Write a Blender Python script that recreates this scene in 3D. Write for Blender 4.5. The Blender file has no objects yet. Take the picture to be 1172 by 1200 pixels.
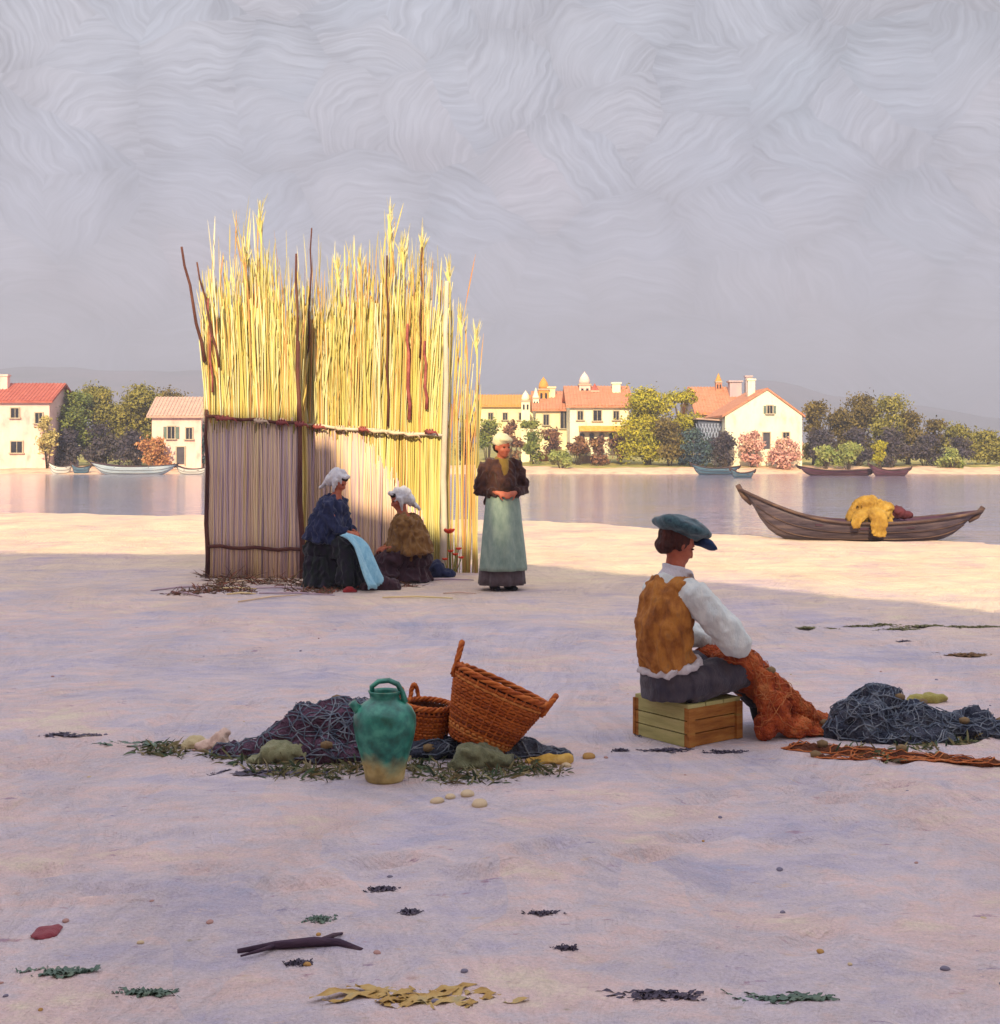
import bpy, bmesh, math, random
import numpy as np
from mathutils import Vector, Matrix, noise as mnoise

R = math.radians
PI = math.pi
sc = bpy.context.scene
COL = sc.collection
random.seed(7)
rng = np.random.default_rng(11)

# ------------------------------------------------------------------ frame of reference
EYE, HOR, F = 1.6, 525.0, 1500.0        # eye height, horizon row, focal length (photo pixels)
def P(px, py, Y):
    return Vector(((px - 586) * Y / F, Y, EYE + (HOR - py) * Y / F))
def GP(px, py, z=None):
    zz = 0.0 if z is None else z
    for k in range(4):
        Y = (EYE - zz) * F / (py - HOR)
        q = Vector(((px - 586) * Y / F, Y, zz))
        if z is None: zz = near_z(q.x, q.y)
    return q

def lin(c):
    if isinstance(c, str):
        c = [int(c[i:i + 2], 16) / 255 for i in (0, 2, 4)]
    return tuple((v / 12.92 if v <= .04045 else ((v + .055) / 1.055) ** 2.4) for v in c) + (1.0,)

# ------------------------------------------------------------------ nodes
def node(nt, kind, ins=None, **props):
    n = nt.nodes.new(kind)
    for k, v in props.items():
        setattr(n, k, v)
    if ins:
        for k, v in ins.items():
            s = n.inputs[k]
            if hasattr(v, 'links') or isinstance(v, bpy.types.NodeSocket):
                nt.links.new(v, s)
            else:
                s.default_value = v
    return n

def mth(nt, op, a, b=0.0, c=None):
    d = {0: a, 1: b}
    if c is not None: d[2] = c
    return node(nt, 'ShaderNodeMath', d, operation=op).outputs[0]

def ramp(nt, fac, stops, interp='LINEAR'):
    n = node(nt, 'ShaderNodeValToRGB', {0: fac})
    cr = n.color_ramp
    cr.interpolation = interp
    while len(cr.elements) < len(stops):
        cr.elements.new(0.5)
    for e, (p, c) in zip(cr.elements, stops):
        e.position = p
        e.color = lin(c) if isinstance(c, str) else (tuple(c) + (1,))[:4]
    return n.outputs[0]

def mixc(nt, fac, a, b, mode='MIX'):
    n = node(nt, 'ShaderNodeMix', data_type='RGBA', blend_type=mode)
    for s, v in ((n.inputs[0], fac), (n.inputs[6], a), (n.inputs[7], b)):
        if isinstance(v, bpy.types.NodeSocket): nt.links.new(v, s)
        else: s.default_value = v
    return n.outputs[2]

def stroke_group():
    g = bpy.data.node_groups.new('broad_strokes', 'ShaderNodeTree')
    g.interface.new_socket('Vector', in_out='INPUT', socket_type='NodeSocketVector')
    g.interface.new_socket('Streak', in_out='OUTPUT', socket_type='NodeSocketFloat')
    g.interface.new_socket('Cell', in_out='OUTPUT', socket_type='NodeSocketColor')
    gi = g.nodes.new('NodeGroupInput'); go = g.nodes.new('NodeGroupOutput')
    wn = node(g, 'ShaderNodeTexNoise', {'Vector': gi.outputs[0], 'Scale': 1.3, 'Detail': 2.0})
    off = node(g, 'ShaderNodeVectorMath', {0: wn.outputs['Color'], 1: (.5, .5, .5)}, operation='SUBTRACT')
    sc_ = node(g, 'ShaderNodeVectorMath', {0: off.outputs[0], 3: .55}, operation='SCALE')
    wp = node(g, 'ShaderNodeVectorMath', {0: gi.outputs[0], 1: sc_.outputs[0]}, operation='ADD')
    vo = node(g, 'ShaderNodeTexVoronoi', {'Vector': wp.outputs[0], 'Scale': 1.0}, voronoi_dimensions='2D')
    d = node(g, 'ShaderNodeVectorMath', {0: wp.outputs[0], 1: vo.outputs['Position']}, operation='SUBTRACT')
    sp = node(g, 'ShaderNodeSeparateColor', {0: vo.outputs['Color']})
    ang = mth(g, 'MULTIPLY', mth(g, 'SUBTRACT', sp.outputs[0], .5), 2.6)
    rot = node(g, 'ShaderNodeVectorRotate', {'Vector': d.outputs[0], 'Angle': ang}, rotation_type='Z_AXIS')
    xs = node(g, 'ShaderNodeSeparateXYZ', {0: rot.outputs[0]})
    x2 = mth(g, 'MULTIPLY', xs.outputs[0], xs.outputs[0])
    cv = mth(g, 'MULTIPLY', x2, mth(g, 'MULTIPLY', mth(g, 'SUBTRACT', sp.outputs[1], .3), 1.4))
    u = mth(g, 'ADD', xs.outputs[1], cv)
    cb = node(g, 'ShaderNodeCombineXYZ', {0: mth(g, 'MULTIPLY', xs.outputs[0], 1.4), 1: mth(g, 'MULTIPLY', u, 19.0), 2: mth(g, 'MULTIPLY', sp.outputs[2], 40.0)})
    st = node(g, 'ShaderNodeTexNoise', {'Vector': cb.outputs[0], 'Scale': 1.0, 'Detail': 3.0, 'Roughness': .6})
    edge = node(g, 'ShaderNodeMapRange', {'Value': vo.outputs['Distance'], 'From Min': .35, 'From Max': .75, 'To Min': 0.0, 'To Max': .22})
    out = mth(g, 'SUBTRACT', st.outputs['Fac'], edge.outputs[0])
    g.links.new(out, go.inputs[0]); g.links.new(vo.outputs['Color'], go.inputs[1])
    return g
STROKES = stroke_group()
def strokes(nt, vec):
    n = nt.nodes.new('ShaderNodeGroup'); n.node_tree = STROKES
    nt.links.new(vec, n.inputs[0])
    return n.outputs[0], n.outputs[1]

def newmat(name):
    m = bpy.data.materials.new(name); m.use_nodes = True
    nt = m.node_tree
    bs = nt.nodes['Principled BSDF']
    bs.inputs['Specular IOR Level'].default_value = .25
    return m, nt, bs

MATS = {}
def mat(name, stops, scale=6.0, rough=.8, bump=.25, stretch=(1, 1, 1), detail=5.0, bdist=.02, spec=.2, attr=None, sheen=0.0, bscale=None):
    """noise driven colour with bump; attr: a colour attribute gives each stalk/leaf its own tint"""
    if name in MATS: return MATS[name]
    m, nt, bs = newmat(name)
    tc = node(nt, 'ShaderNodeTexCoord')
    mp = node(nt, 'ShaderNodeMapping', {'Vector': tc.outputs['Object'], 'Scale': stretch})
    nz = node(nt, 'ShaderNodeTexNoise', {'Vector': mp.outputs[0], 'Scale': scale, 'Detail': detail, 'Roughness': .62})
    if isinstance(stops, str): stops = [stops]
    if len(stops) == 1: stops = stops * 2
    if not isinstance(stops[0], tuple):
        k = len(stops)
        stops = [(.28 + .44 * i / (k - 1), c) for i, c in enumerate(stops)]
    fac = nz.outputs['Fac']
    if attr:
        at = node(nt, 'ShaderNodeAttribute', attribute_name=attr)
        fac = mth(nt, 'ADD', mth(nt, 'MULTIPLY', fac, .35), mth(nt, 'ADD', mth(nt, 'MULTIPLY', at.outputs['Fac'], .7), -.02))
    nt.links.new(ramp(nt, fac, stops), bs.inputs['Base Color'])
    bs.inputs['Roughness'].default_value = rough
    bs.inputs['Specular IOR Level'].default_value = spec
    if sheen: bs.inputs['Sheen Weight'].default_value = sheen
    if bump:
        b2 = node(nt, 'ShaderNodeTexNoise', {'Vector': mp.outputs[0], 'Scale': bscale or scale * 3, 'Detail': 4.0})
        bp = node(nt, 'ShaderNodeBump', {'Height': b2.outputs['Fac'], 'Strength': bump, 'Distance': bdist})
        nt.links.new(bp.outputs[0], bs.inputs['Normal'])
    MATS[name] = m
    return m

# ------------------------------------------------------------------ mesh builder
class MB:
    def __init__(s):
        s.v = []; s.f = []; s.c = []
    def add(s, v, f, c=.5):
        o = len(s.v)
        s.v += [tuple(p) for p in v]
        s.f += [tuple(i + o for i in q) for q in f]
        s.c += [c] * len(v)
        return s
    def box(s, c, size, rz=0, rx=0, ry=0, col=.5, taper=1.0):
        hx, hy, hz = (d / 2 for d in size)
        M = Matrix.Rotation(rz, 3, 'Z') @ Matrix.Rotation(ry, 3, 'Y') @ Matrix.Rotation(rx, 3, 'X')
        v = []
        for z in (-1, 1):
            t = taper if z > 0 else 1
            for x, y in ((-1, -1), (1, -1), (1, 1), (-1, 1)):
                v.append(M @ Vector((x * hx * t, y * hy * t, z * hz)) + Vector(c))
        s.add(v, [(3, 2, 1, 0), (4, 5, 6, 7), (0, 1, 5, 4), (1, 2, 6, 5), (2, 3, 7, 6), (3, 0, 4, 7)], col)
        return s
    def loft(s, pts, rad, n=12, side=(0, 1, 0), cap=True, col=.5, fn=None):
        pts = [Vector(p) for p in pts]
        side = Vector(side)
        v = []
        for i, p in enumerate(pts):
            t = (pts[min(i + 1, len(pts) - 1)] - pts[max(i - 1, 0)]).normalized()
            a = side - t * side.dot(t)
            if a.length < 1e-4:
                a = Vector((1, 0, 0)) - t * t.x
            a.normalize()
            b = t.cross(a)
            r = rad[i] if isinstance(rad, list) else rad
            ra, rb = (r if isinstance(r, (tuple, list)) else (r, r))
            for k in range(n):
                th = 2 * PI * k / n
                q = 1.0
                if fn: q = fn(i / (len(pts) - 1), th)
                v.append(p + a * math.cos(th) * ra * q + b * math.sin(th) * rb * q)
        f = []
        m = len(pts)
        for i in range(m - 1):
            for k in range(n):
                k2 = (k + 1) % n
                f.append((i * n + k, i * n + k2, (i + 1) * n + k2, (i + 1) * n + k))
        if cap:
            f.append(tuple(reversed(range(n))))
            f.append(tuple(range((m - 1) * n, m * n)))
        s.add(v, f, col)
        return s
    def ell(s, c, r, rot=None, nu=14, nv=9, col=.5):
        c = Vector(c)
        if isinstance(r, (int, float)): r = (r, r, r)
        M = rot if rot is not None else Matrix.Identity(3)
        v = [M @ Vector((0, 0, -r[2])) + c]
        for j in range(1, nv):
            ph = -PI / 2 + PI * j / nv
            for k in range(nu):
                th = 2 * PI * k / nu
                v.append(M @ Vector((r[0] * math.cos(ph) * math.cos(th), r[1] * math.cos(ph) * math.sin(th), r[2] * math.sin(ph))) + c)
        v.append(M @ Vector((0, 0, r[2])) + c)
        f = []
        for k in range(nu):
            f.append((0, 1 + (k + 1) % nu, 1 + k))
        for j in range(nv - 2):
            for k in range(nu):
                k2 = (k + 1) % nu
                a = 1 + j * nu
                f.append((a + k, a + k2, a + nu + k2, a + nu + k))
        a = 1 + (nv - 2) * nu
        for k in range(nu):
            f.append((a + k, a + (k + 1) % nu, len(v) - 1))
        s.add(v, f, col)
        return s
    def lathe(s, prof, n=32, col=.5, c=(0, 0, 0)):
        v = []
        for r, z in prof:
            for k in range(n):
                th = 2 * PI * k / n
                v.append((c[0] + r * math.cos(th), c[1] + r * math.sin(th), c[2] + z))
        f = []
        for i in range(len(prof) - 1):
            for k in range(n):
                k2 = (k + 1) % n
                f.append((i * n + k, i * n + k2, (i + 1) * n + k2, (i + 1) * n + k))
        f.append(tuple(reversed(range(n))))
        s.add(v, f, col)
        return s
    def prism(s, poly, y0, y1, col=.5):
        """polygon in x,z extruded along y"""
        n = len(poly)
        v = [(x, y0, z) for x, z in poly] + [(x, y1, z) for x, z in poly]
        f = [tuple(range(n)), tuple(reversed(range(n, 2 * n)))]
        for i in range(n):
            j = (i + 1) % n
            f.append((j, i, i + n, j + n))
        s.add(v, f, col)
        return s
    def grid(s, fn, nu, nv, col=.5, wrap=False):
        v = [fn(i / (nu - 1), j / (nv - 1)) for j in range(nv) for i in range(nu)]
        f = [(j * nu + i, j * nu + i + 1, (j + 1) * nu + i + 1, (j + 1) * nu + i) for j in range(nv - 1) for i in range(nu - 1)]
        s.add(v, f, col)
        return s
    def quads(s, arr, cols):
        o = len(s.v)
        n = arr.shape[0]
        s.v += [tuple(p) for p in arr.reshape(-1, 3).tolist()]
        s.f += [(o + 4 * i, o + 4 * i + 1, o + 4 * i + 2, o + 4 * i + 3) for i in range(n)]
        for c in cols: s.c += [c] * 4
        return s
    def xf(s, M):
        s.v = [tuple(M @ Vector(p)) for p in s.v]; return s
    def build(s, name, m, parent=None, smooth=True, loc=None, fixn=False):
        me = bpy.data.meshes.new(name)
        me.from_pydata(s.v, [], s.f)
        at = me.attributes.new('tint', 'FLOAT', 'POINT')
        at.data.foreach_set('value', np.array(s.c, dtype=np.float32))
        if fixn:
            bm = bmesh.new(); bm.from_mesh(me); bmesh.ops.recalc_face_normals(bm, faces=bm.faces); bm.to_mesh(me); bm.free()
        if smooth:
            me.polygons.foreach_set('use_smooth', [True] * len(me.polygons))
        me.materials.append(m)
        o = bpy.data.objects.new(name, me)
        COL.objects.link(o)
        if parent: o.parent = parent
        if loc is not None: o.location = loc
        me.update()
        return o

def bake(o, mods):
    """apply a modifier chain through the depsgraph"""
    for kind, props in mods:
        md = o.modifiers.new(kind.lower(), kind)
        for k, v in props.items(): setattr(md, k, v)
    dg = bpy.context.evaluated_depsgraph_get()
    dg.update()
    me = bpy.data.meshes.new_from_object(o.evaluated_get(dg))
    old = o.data
    me.name = o.name
    o.modifiers.clear()
    o.data = me
    if not me.materials:
        me.materials.append(old.materials[0])
    me.polygons.foreach_set('use_smooth', [True] * len(me.polygons))
    return o

def fuse(mb, name, m, parent, vox=.012, it=4, disp=0, dscale=8.0, seed=0, fold=0, ffreq=5.0, crease=0):
    o = mb.build(name, m, parent, fixn=True)
    bake(o, [('REMESH', dict(mode='VOXEL', voxel_size=vox)), ('SMOOTH', dict(factor=.5, iterations=it))])
    if disp:
        for v in o.data.vertices:
            q = v.co * dscale + Vector((seed * 7.3, 0, 0))
            n = mnoise.noise(q) + .5 * mnoise.noise(q * 2.1)
            v.co += v.normal * disp * n
    if fold or crease:
        me = o.data
        me.update()
        nn = [v.normal.copy() for v in me.vertices]
        for v, nr in zip(me.vertices, nn):
            k = 0
            if fold:
                a = math.atan2(v.co.y, v.co.x)
                k += fold * mnoise.noise(Vector((math.cos(a) * ffreq, math.sin(a) * ffreq, v.co.z * 1.2 + seed * 3.1))) * (1 - .5 * abs(nr.z))
            if crease:
                q = Vector((v.co.x * 13, v.co.y * 13, v.co.z * 8 + seed))
                q += .5 * mnoise.noise_vector(q * .7)
                k += crease * (.5 - abs(mnoise.noise(q)) * 2.2 - .35 * abs(mnoise.noise(q * 2.3)))
            v.co += nr * k
    return o

def thing(name, label, cat, loc=(0, 0, 0), rz=0, group=None):
    o = bpy.data.objects.new(name, None)
    o.empty_display_size = .1
    COL.objects.link(o)
    o.location = loc; o.rotation_euler = (0, 0, rz)
    o['label'] = label; o['category'] = cat
    if group: o['group'] = group
    return o
def tag(o, label, cat, group=None):
    o['label'] = label; o['category'] = cat
    if group: o['group'] = group
    return o
def struct(o):
    o['kind'] = 'structure'; return o

# ------------------------------------------------------------------ render, camera, light
sc.view_settings.view_transform = 'Standard'
sc.view_settings.look = 'None'
sc.view_settings.exposure = .72
sc.view_settings.gamma = 1.0
cam = bpy.data.cameras.new('camera')
cam.sensor_fit = 'VERTICAL'; cam.sensor_height = 24; cam.sensor_width = 24
cam.lens = F / 1200 * 24
cam.shift_y = -(600 - HOR) / 1200
cam.clip_start = .1; cam.clip_end = 6000
co = bpy.data.objects.new('camera', cam); COL.objects.link(co)
co.location = (0, 0, EYE); co.rotation_euler = (PI / 2, 0, 0)
sc.camera = co

EL = R(29)
SUN = Vector((-.12, -.993, 0)).normalized() * math.cos(EL) + Vector((0, 0, math.sin(EL)))
sl = bpy.data.lights.new('sun', 'SUN'); sl.energy = 5.0; sl.angle = R(.6); sl.color = (1.0, .81, .49)
so = bpy.data.objects.new('sun', sl); COL.objects.link(so)
so.rotation_euler = SUN.to_track_quat('Z', 'Y').to_euler()
so.location = SUN * 80

w = bpy.data.worlds.new('World'); sc.world = w; w.use_nodes = True
nt = w.node_tree
bg = nt.nodes['Background']
bg.inputs['Strength'].default_value = .1
sky = node(nt, 'ShaderNodeTexSky', sky_type='NISHITA', sun_disc=False)
sky.sun_elevation = EL; sky.sun_rotation = math.atan2(SUN.x, SUN.y); sky.dust_density = 2.0
tc = node(nt, 'ShaderNodeTexCoord')
sx = node(nt, 'ShaderNodeSeparateXYZ', {0: tc.outputs['Generated']})
az = mth(nt, 'ARCTAN2', sx.outputs[0], sx.outputs[1])
el = mth(nt, 'ARCSINE', sx.outputs[2])
pv = node(nt, 'ShaderNodeCombineXYZ', {0: mth(nt, 'MULTIPLY', az, 15.0), 1: mth(nt, 'MULTIPLY', el, 19.0), 2: 0.0})
st, cell = strokes(nt, pv.outputs[0])
cs = node(nt, 'ShaderNodeSeparateColor', {0: cell})
big = node(nt, 'ShaderNodeTexNoise', {'Vector': pv.outputs[0], 'Scale': .33, 'Detail': 4.0, 'Roughness': .6})
hz = node(nt, 'ShaderNodeMapRange', {'Value': el, 'From Min': .02, 'From Max': .3})
hue = mth(nt, 'ADD', mth(nt, 'MULTIPLY', big.outputs['Fac'], .8), mth(nt, 'MULTIPLY', cs.outputs[1], .22))
c_low = ramp(nt, hue, [(.2, 'aabacf'), (.4, 'b6b5ce'), (.55, 'c0bacc'), (.72, 'd0bccb')])
c_hi = ramp(nt, hue, [(.2, 'abbac6'), (.4, 'b8bcc8'), (.6, 'c2c1ca'), (.8, 'c8bfca')])
cl = mixc(nt, hz.outputs[0], c_low, c_hi)
# slightly darker, bluer towards the upper right
side = node(nt, 'ShaderNodeMapRange', {'Value': mth(nt, 'ADD', az, el), 'From Min': .2, 'From Max': .7, 'To Min': 1.0, 'To Max': .90})
amp = mth(nt, 'ADD', mth(nt, 'MULTIPLY', st, 1.1), .46)
amp = mth(nt, 'ADD', amp, mth(nt, 'MULTIPLY', mth(nt, 'SUBTRACT', cs.outputs[2], .5), .05))
amp = mth(nt, 'MULTIPLY', amp, side.outputs[0])
# thin cloud is brighter overhead, well above the picture
zen = node(nt, 'ShaderNodeMapRange', {'Value': el, 'From Min': .40, 'From Max': .85, 'To Min': 1.0, 'To Max': 2.95}, interpolation_type='SMOOTHSTEP')
amp = mth(nt, 'MULTIPLY', amp, zen.outputs[0])
clv = node(nt, 'ShaderNodeVectorMath', {0: cl, 3: mth(nt, 'MULTIPLY', amp, 6.5)}, operation='SCALE')
final = mixc(nt, .93, sky.outputs[0], clv.outputs[0])
nt.links.new(final, bg.inputs['Color'])

# ------------------------------------------------------------------ ground
def fbm(x, y, s, o=3):
    return mnoise.fractal(Vector((x * s, y * s, 3.7)), 1.0, 2.0, o)
SH = [(-60, 36), (-13, 33.5), (-6, 32), (0, 30.5), (2, 29), (4, 25.2), (6, 23.4), (9, 22.9), (14, 22.0), (60, 18)]
def shore(x):
    for (a, ya), (b, yb) in zip(SH, SH[1:]):
        if x <= b: break
    t = min(max((x - a) / (b - a), 0), 1)
    return ya + (yb - ya) * t
WZ = -.10
FLAT = [(1.2, 7.1, 1.3), (-.6, 6.5, 1.2), (-2.2, 15.6, 2.4), (0, 14.5, .8)]
def near_z(x, y):
    z = .030 * fbm(x, y, .45) + .016 * fbm(x + 9, y, 1.7) + .006 * fbm(x, y, 6.0, 2)
    for (fx, fy, fr) in FLAT:
        z *= 1 - math.exp(-(((x - fx) ** 2 + (y - fy) ** 2) / fr ** 2) ** 2)
    if y < 2: z *= .5
    d = y - shore(x) + .35 * fbm(x, 0, .9)
    if d > -2.5:
        t = (d + 2.5)
        z += WZ * min(t / 2.5, 1) - max(d, 0) * .12
    return max(z, -1.3)

ys = list(np.concatenate([np.linspace(-40, 2.6, 20), np.geomspace(2.7, 12, 320)[0:], np.geomspace(12.06, 40, 150), np.linspace(42, 78, 10)]))
xs = list(np.concatenate([np.linspace(-200, -18, 24)[:-1], np.linspace(-18, -6, 60)[:-1], np.linspace(-6, 6, 330)[:-1], np.linspace(6, 18, 60)[:-1], np.linspace(18, 200, 24)]))
g = MB()
nx = len(xs)
g.v = [(x, y, near_z(x, y)) for y in ys for x in xs]
g.f = [(j * nx + i, j * nx + i + 1, (j + 1) * nx + i + 1, (j + 1) * nx + i) for j in range(len(ys) - 1) for i in range(nx - 1)]
vv = np.array(g.v)
fr_ = np.random.default_rng(5)
trk = []
for k in range(9):                                   # lines of footprints crossing the beach
    x, y = fr_.uniform(-5, 5), fr_.uniform(3.5, 13); a = fr_.uniform(-.9, .9) + (PI if fr_.random() < .5 else 0)
    for j in range(26):
        x += .33 * math.cos(a); y += .33 * math.sin(a); a += fr_.normal(0, .12)
        trk.append((x - math.sin(a) * (.1 if j % 2 else -.1), y + math.cos(a) * (.1 if j % 2 else -.1), a, fr_.uniform(.018, .04)))
for k in range(260):
    trk.append((fr_.uniform(-7, 7), fr_.uniform(2.8, 15), fr_.uniform(0, 6), fr_.uniform(.006, .022)))
for (x, y, a, dp) in trk:
    if any((x - fx) ** 2 + (y - fy) ** 2 < (fr * .75) ** 2 for fx, fy, fr in FLAT): continue
    m_ = (abs(vv[:, 0] - x) < .4) & (abs(vv[:, 1] - y) < .4)
    dx, dy = vv[m_, 0] - x, vv[m_, 1] - y
    p, q = dx * math.cos(a) + dy * math.sin(a), -dx * math.sin(a) + dy * math.cos(a)
    r2 = (p / .13) ** 2 + (q / .06) ** 2
    vv[m_, 2] += -dp * np.exp(-r2) + dp * .45 * np.exp(-(np.sqrt(r2) - 1.5) ** 2 * 4)
g.v = [tuple(p) for p in vv.tolist()]
g.c = [.5] * len(g.v)

m_sand, nt, bs = newmat('sand')
geo = node(nt, 'ShaderNodeNewGeometry')
pos = geo.outputs['Position']
mp = node(nt, 'ShaderNodeMapping', {'Vector': pos, 'Scale': (1.15, .62, 1)})
st, cell = strokes(nt, mp.outputs[0])
cs = node(nt, 'ShaderNodeSeparateColor', {0: cell})
mp2 = node(nt, 'ShaderNodeMapping', {'Vector': pos, 'Scale': (2.6, 1.5, 1), 'Location': (4, 2, 0)})
st2, cell2 = strokes(nt, mp2.outputs[0])
cs2 = node(nt, 'ShaderNodeSeparateColor', {0: cell2})
mpn = node(nt, 'ShaderNodeMapping', {'Vector': pos, 'Scale': (.55, .5, 1)})
n1 = node(nt, 'ShaderNodeTexNoise', {'Vector': mpn.outputs[0], 'Scale': 1.0, 'Detail': 5.0, 'Roughness': .6})
n2 = node(nt, 'ShaderNodeTexNoise', {'Vector': pos, 'Scale': 14.0, 'Detail': 6.0, 'Roughness': .7})
n3 = node(nt, 'ShaderNodeTexNoise', {'Vector': pos, 'Scale': 90.0, 'Detail': 3.0})
mp7 = node(nt, 'ShaderNodeMapping', {'Vector': pos, 'Scale': (1.6, 3.6, 1), 'Rotation': (0, 0, .12)})
n7 = node(nt, 'ShaderNodeTexNoise', {'Vector': mp7.outputs[0], 'Scale': 1.0, 'Detail': 6.0, 'Roughness': .68})
hue = mth(nt, 'ADD', mth(nt, 'ADD', mth(nt, 'MULTIPLY', n1.outputs['Fac'], .40), mth(nt, 'MULTIPLY', n7.outputs['Fac'], .46)),
          mth(nt, 'ADD', mth(nt, 'MULTIPLY', cs2.outputs[1], .05), mth(nt, 'MULTIPLY', n2.outputs['Fac'], .16)))
sandc = ramp(nt, hue, [(.38, 'a6a6ba'), (.45, 'b6acba'), (.52, 'c6b8bb'), (.58, 'd2b8b4'), (.66, 'd8c8b4')])
# warmth of the sunlit strip painted into the sand colour toward the river
pxy = node(nt, 'ShaderNodeSeparateXYZ', {0: pos})
dry = node(nt, 'ShaderNodeMapRange', {'Value': mth(nt, 'ADD', mth(nt, 'ADD', pxy.outputs[1], mth(nt, 'MULTIPLY', pxy.outputs[0], .35)), mth(nt, 'MULTIPLY', n1.outputs['Fac'], 7.0)), 'From Min': 14.5, 'From Max': 21.0})  # mask for the painted sun warmth, edge broken by noise
sunc = ramp(nt, hue, [(.40, 'bc9c90'), (.47, 'd0ac98'), (.53, 'd8bc9a'), (.60, 'dcc8a4')])
sandc = mixc(nt, mth(nt, 'MULTIPLY', dry.outputs[0], .72), sandc, sunc)  # dry is the mask of the painted sun warmth
val = mth(nt, 'ADD', mth(nt, 'MULTIPLY', st, .34), mth(nt, 'ADD', mth(nt, 'MULTIPLY', st2, .16), mth(nt, 'MULTIPLY', n3.outputs['Fac'], .5)))
n8 = node(nt, 'ShaderNodeTexNoise', {'Vector': pos, 'Scale': 260.0, 'Detail': 2.0})
val = mth(nt, 'ADD', mth(nt, 'ADD', val, .33), mth(nt, 'MULTIPLY', n8.outputs['Fac'], .34))
sv = node(nt, 'ShaderNodeVectorMath', {0: sandc, 3: val}, operation='SCALE')
# sparse coloured grit, shell and weed specks
mp3 = node(nt, 'ShaderNodeMapping', {'Vector': pos, 'Scale': (7, 16, 1)})
n4 = node(nt, 'ShaderNodeTexNoise', {'Vector': mp3.outputs[0], 'Scale': 1.0, 'Detail': 6.0, 'Roughness': .7})
n5 = node(nt, 'ShaderNodeTexNoise', {'Vector': mp2.outputs[0], 'Scale': 1.7, 'Detail': 3.0})
spk = node(nt, 'ShaderNodeMapRange', {'Value': n4.outputs['Fac'], 'From Min': .60, 'From Max': .66})
spc = ramp(nt, n5.outputs['Fac'], [(.3, '6d6a8c'), (.42, '9a7484'), (.5, 'c9b09a'), (.58, 'd0b8b4'), (.7, '8c8468')])
sp2 = mixc(nt, mth(nt, 'MULTIPLY', spk.outputs[0], .75), sv.outputs[0], spc)
nt.links.new(sp2, bs.inputs['Base Color'])
bs.inputs['Roughness'].default_value = .9
hgt = mth(nt, 'ADD', mth(nt, 'MULTIPLY', st, .7), mth(nt, 'ADD', mth(nt, 'MULTIPLY', st2, .5), mth(nt, 'MULTIPLY', n2.outputs['Fac'], .5)))
n6 = node(nt, 'ShaderNodeTexNoise', {'Vector': pos, 'Scale': 38.0, 'Detail': 5.0, 'Roughness': .7})
hgt = mth(nt, 'ADD', hgt, mth(nt, 'ADD', mth(nt, 'MULTIPLY', n3.outputs['Fac'], .16), mth(nt, 'MULTIPLY', n6.outputs['Fac'], .35)))
bp = node(nt, 'ShaderNodeBump', {'Height': hgt, 'Strength': .85, 'Distance': .045})
nt.links.new(bp.outputs[0], bs.inputs['Normal'])
beach = struct(g.build('beach', m_sand))

# far bank
def bank_edge(x):
    return 84 + 1.2 * fbm(x, 0, .07) + .5 * fbm(x, 5, .3)
def bank_z(x, y):
    d = y - bank_edge(x)
    if d < 0: return WZ + max(d * .2, -1.2)
    z = WZ + .55 * (1 - math.exp(-d / 3.0)) + .12 * fbm(x, y, .25)
    z += .012 * max(d - 10, 0) if d < 200 else .012 * 190
    return z
ys = list(np.concatenate([np.linspace(72, 110, 90), np.geomspace(111, 1600, 40)]))
xs = list(np.concatenate([np.linspace(-1200, -50, 30)[:-1], np.linspace(-50, 50, 200)[:-1], np.linspace(50, 1200, 30)]))
g = MB(); nx = len(xs)
g.v = [(x, y, bank_z(x, y)) for y in ys for x in xs]
g.f = [(j * nx + i, j * nx + i + 1, (j + 1) * nx + i + 1, (j + 1) * nx + i) for j in range(len(ys) - 1) for i in range(nx - 1)]
g.c = [.5] * len(g.v)
m_bank, nt, bs = newmat('bank_earth')
geo = node(nt, 'ShaderNodeNewGeometry')
px = node(nt, 'ShaderNodeSeparateXYZ', {0: geo.outputs['Position']})
n1 = node(nt, 'ShaderNodeTexNoise', {'Vector': geo.outputs['Position'], 'Scale': .22, 'Detail': 6.0, 'Roughness': .65})
n2 = node(nt, 'ShaderNodeTexNoise', {'Vector': geo.outputs['Position'], 'Scale': 1.3, 'Detail': 5.0})
sandy = ramp(nt, n2.outputs['Fac'], [(.3, 'b08d7c'), (.45, 'd3ac92'), (.6, 'dbbb9c'), (.75, 'd8a594')])
grass = ramp(nt, n2.outputs['Fac'], [(.3, '72703e'), (.5, '98904e'), (.7, 'baa468')])
yb = node(nt, 'ShaderNodeMapRange', {'Value': px.outputs[1], 'From Min': 85.0, 'From Max': 93.0, 'To Min': -.25, 'To Max': .5})
gm = node(nt, 'ShaderNodeMapRange', {'Value': mth(nt, 'ADD', n1.outputs['Fac'], yb.outputs[0]), 'From Min': .48, 'From Max': .6})
cc = mixc(nt, gm.outputs[0], sandy, grass)
nt.links.new(cc, bs.inputs['Base Color']); bs.inputs['Roughness'].default_value = .95
bp = node(nt, 'ShaderNodeBump', {'Height': n2.outputs['Fac'], 'Strength': .6, 'Distance': .15})
nt.links.new(bp.outputs[0], bs.inputs['Normal'])
struct(g.build('far_bank', m_bank))

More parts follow.
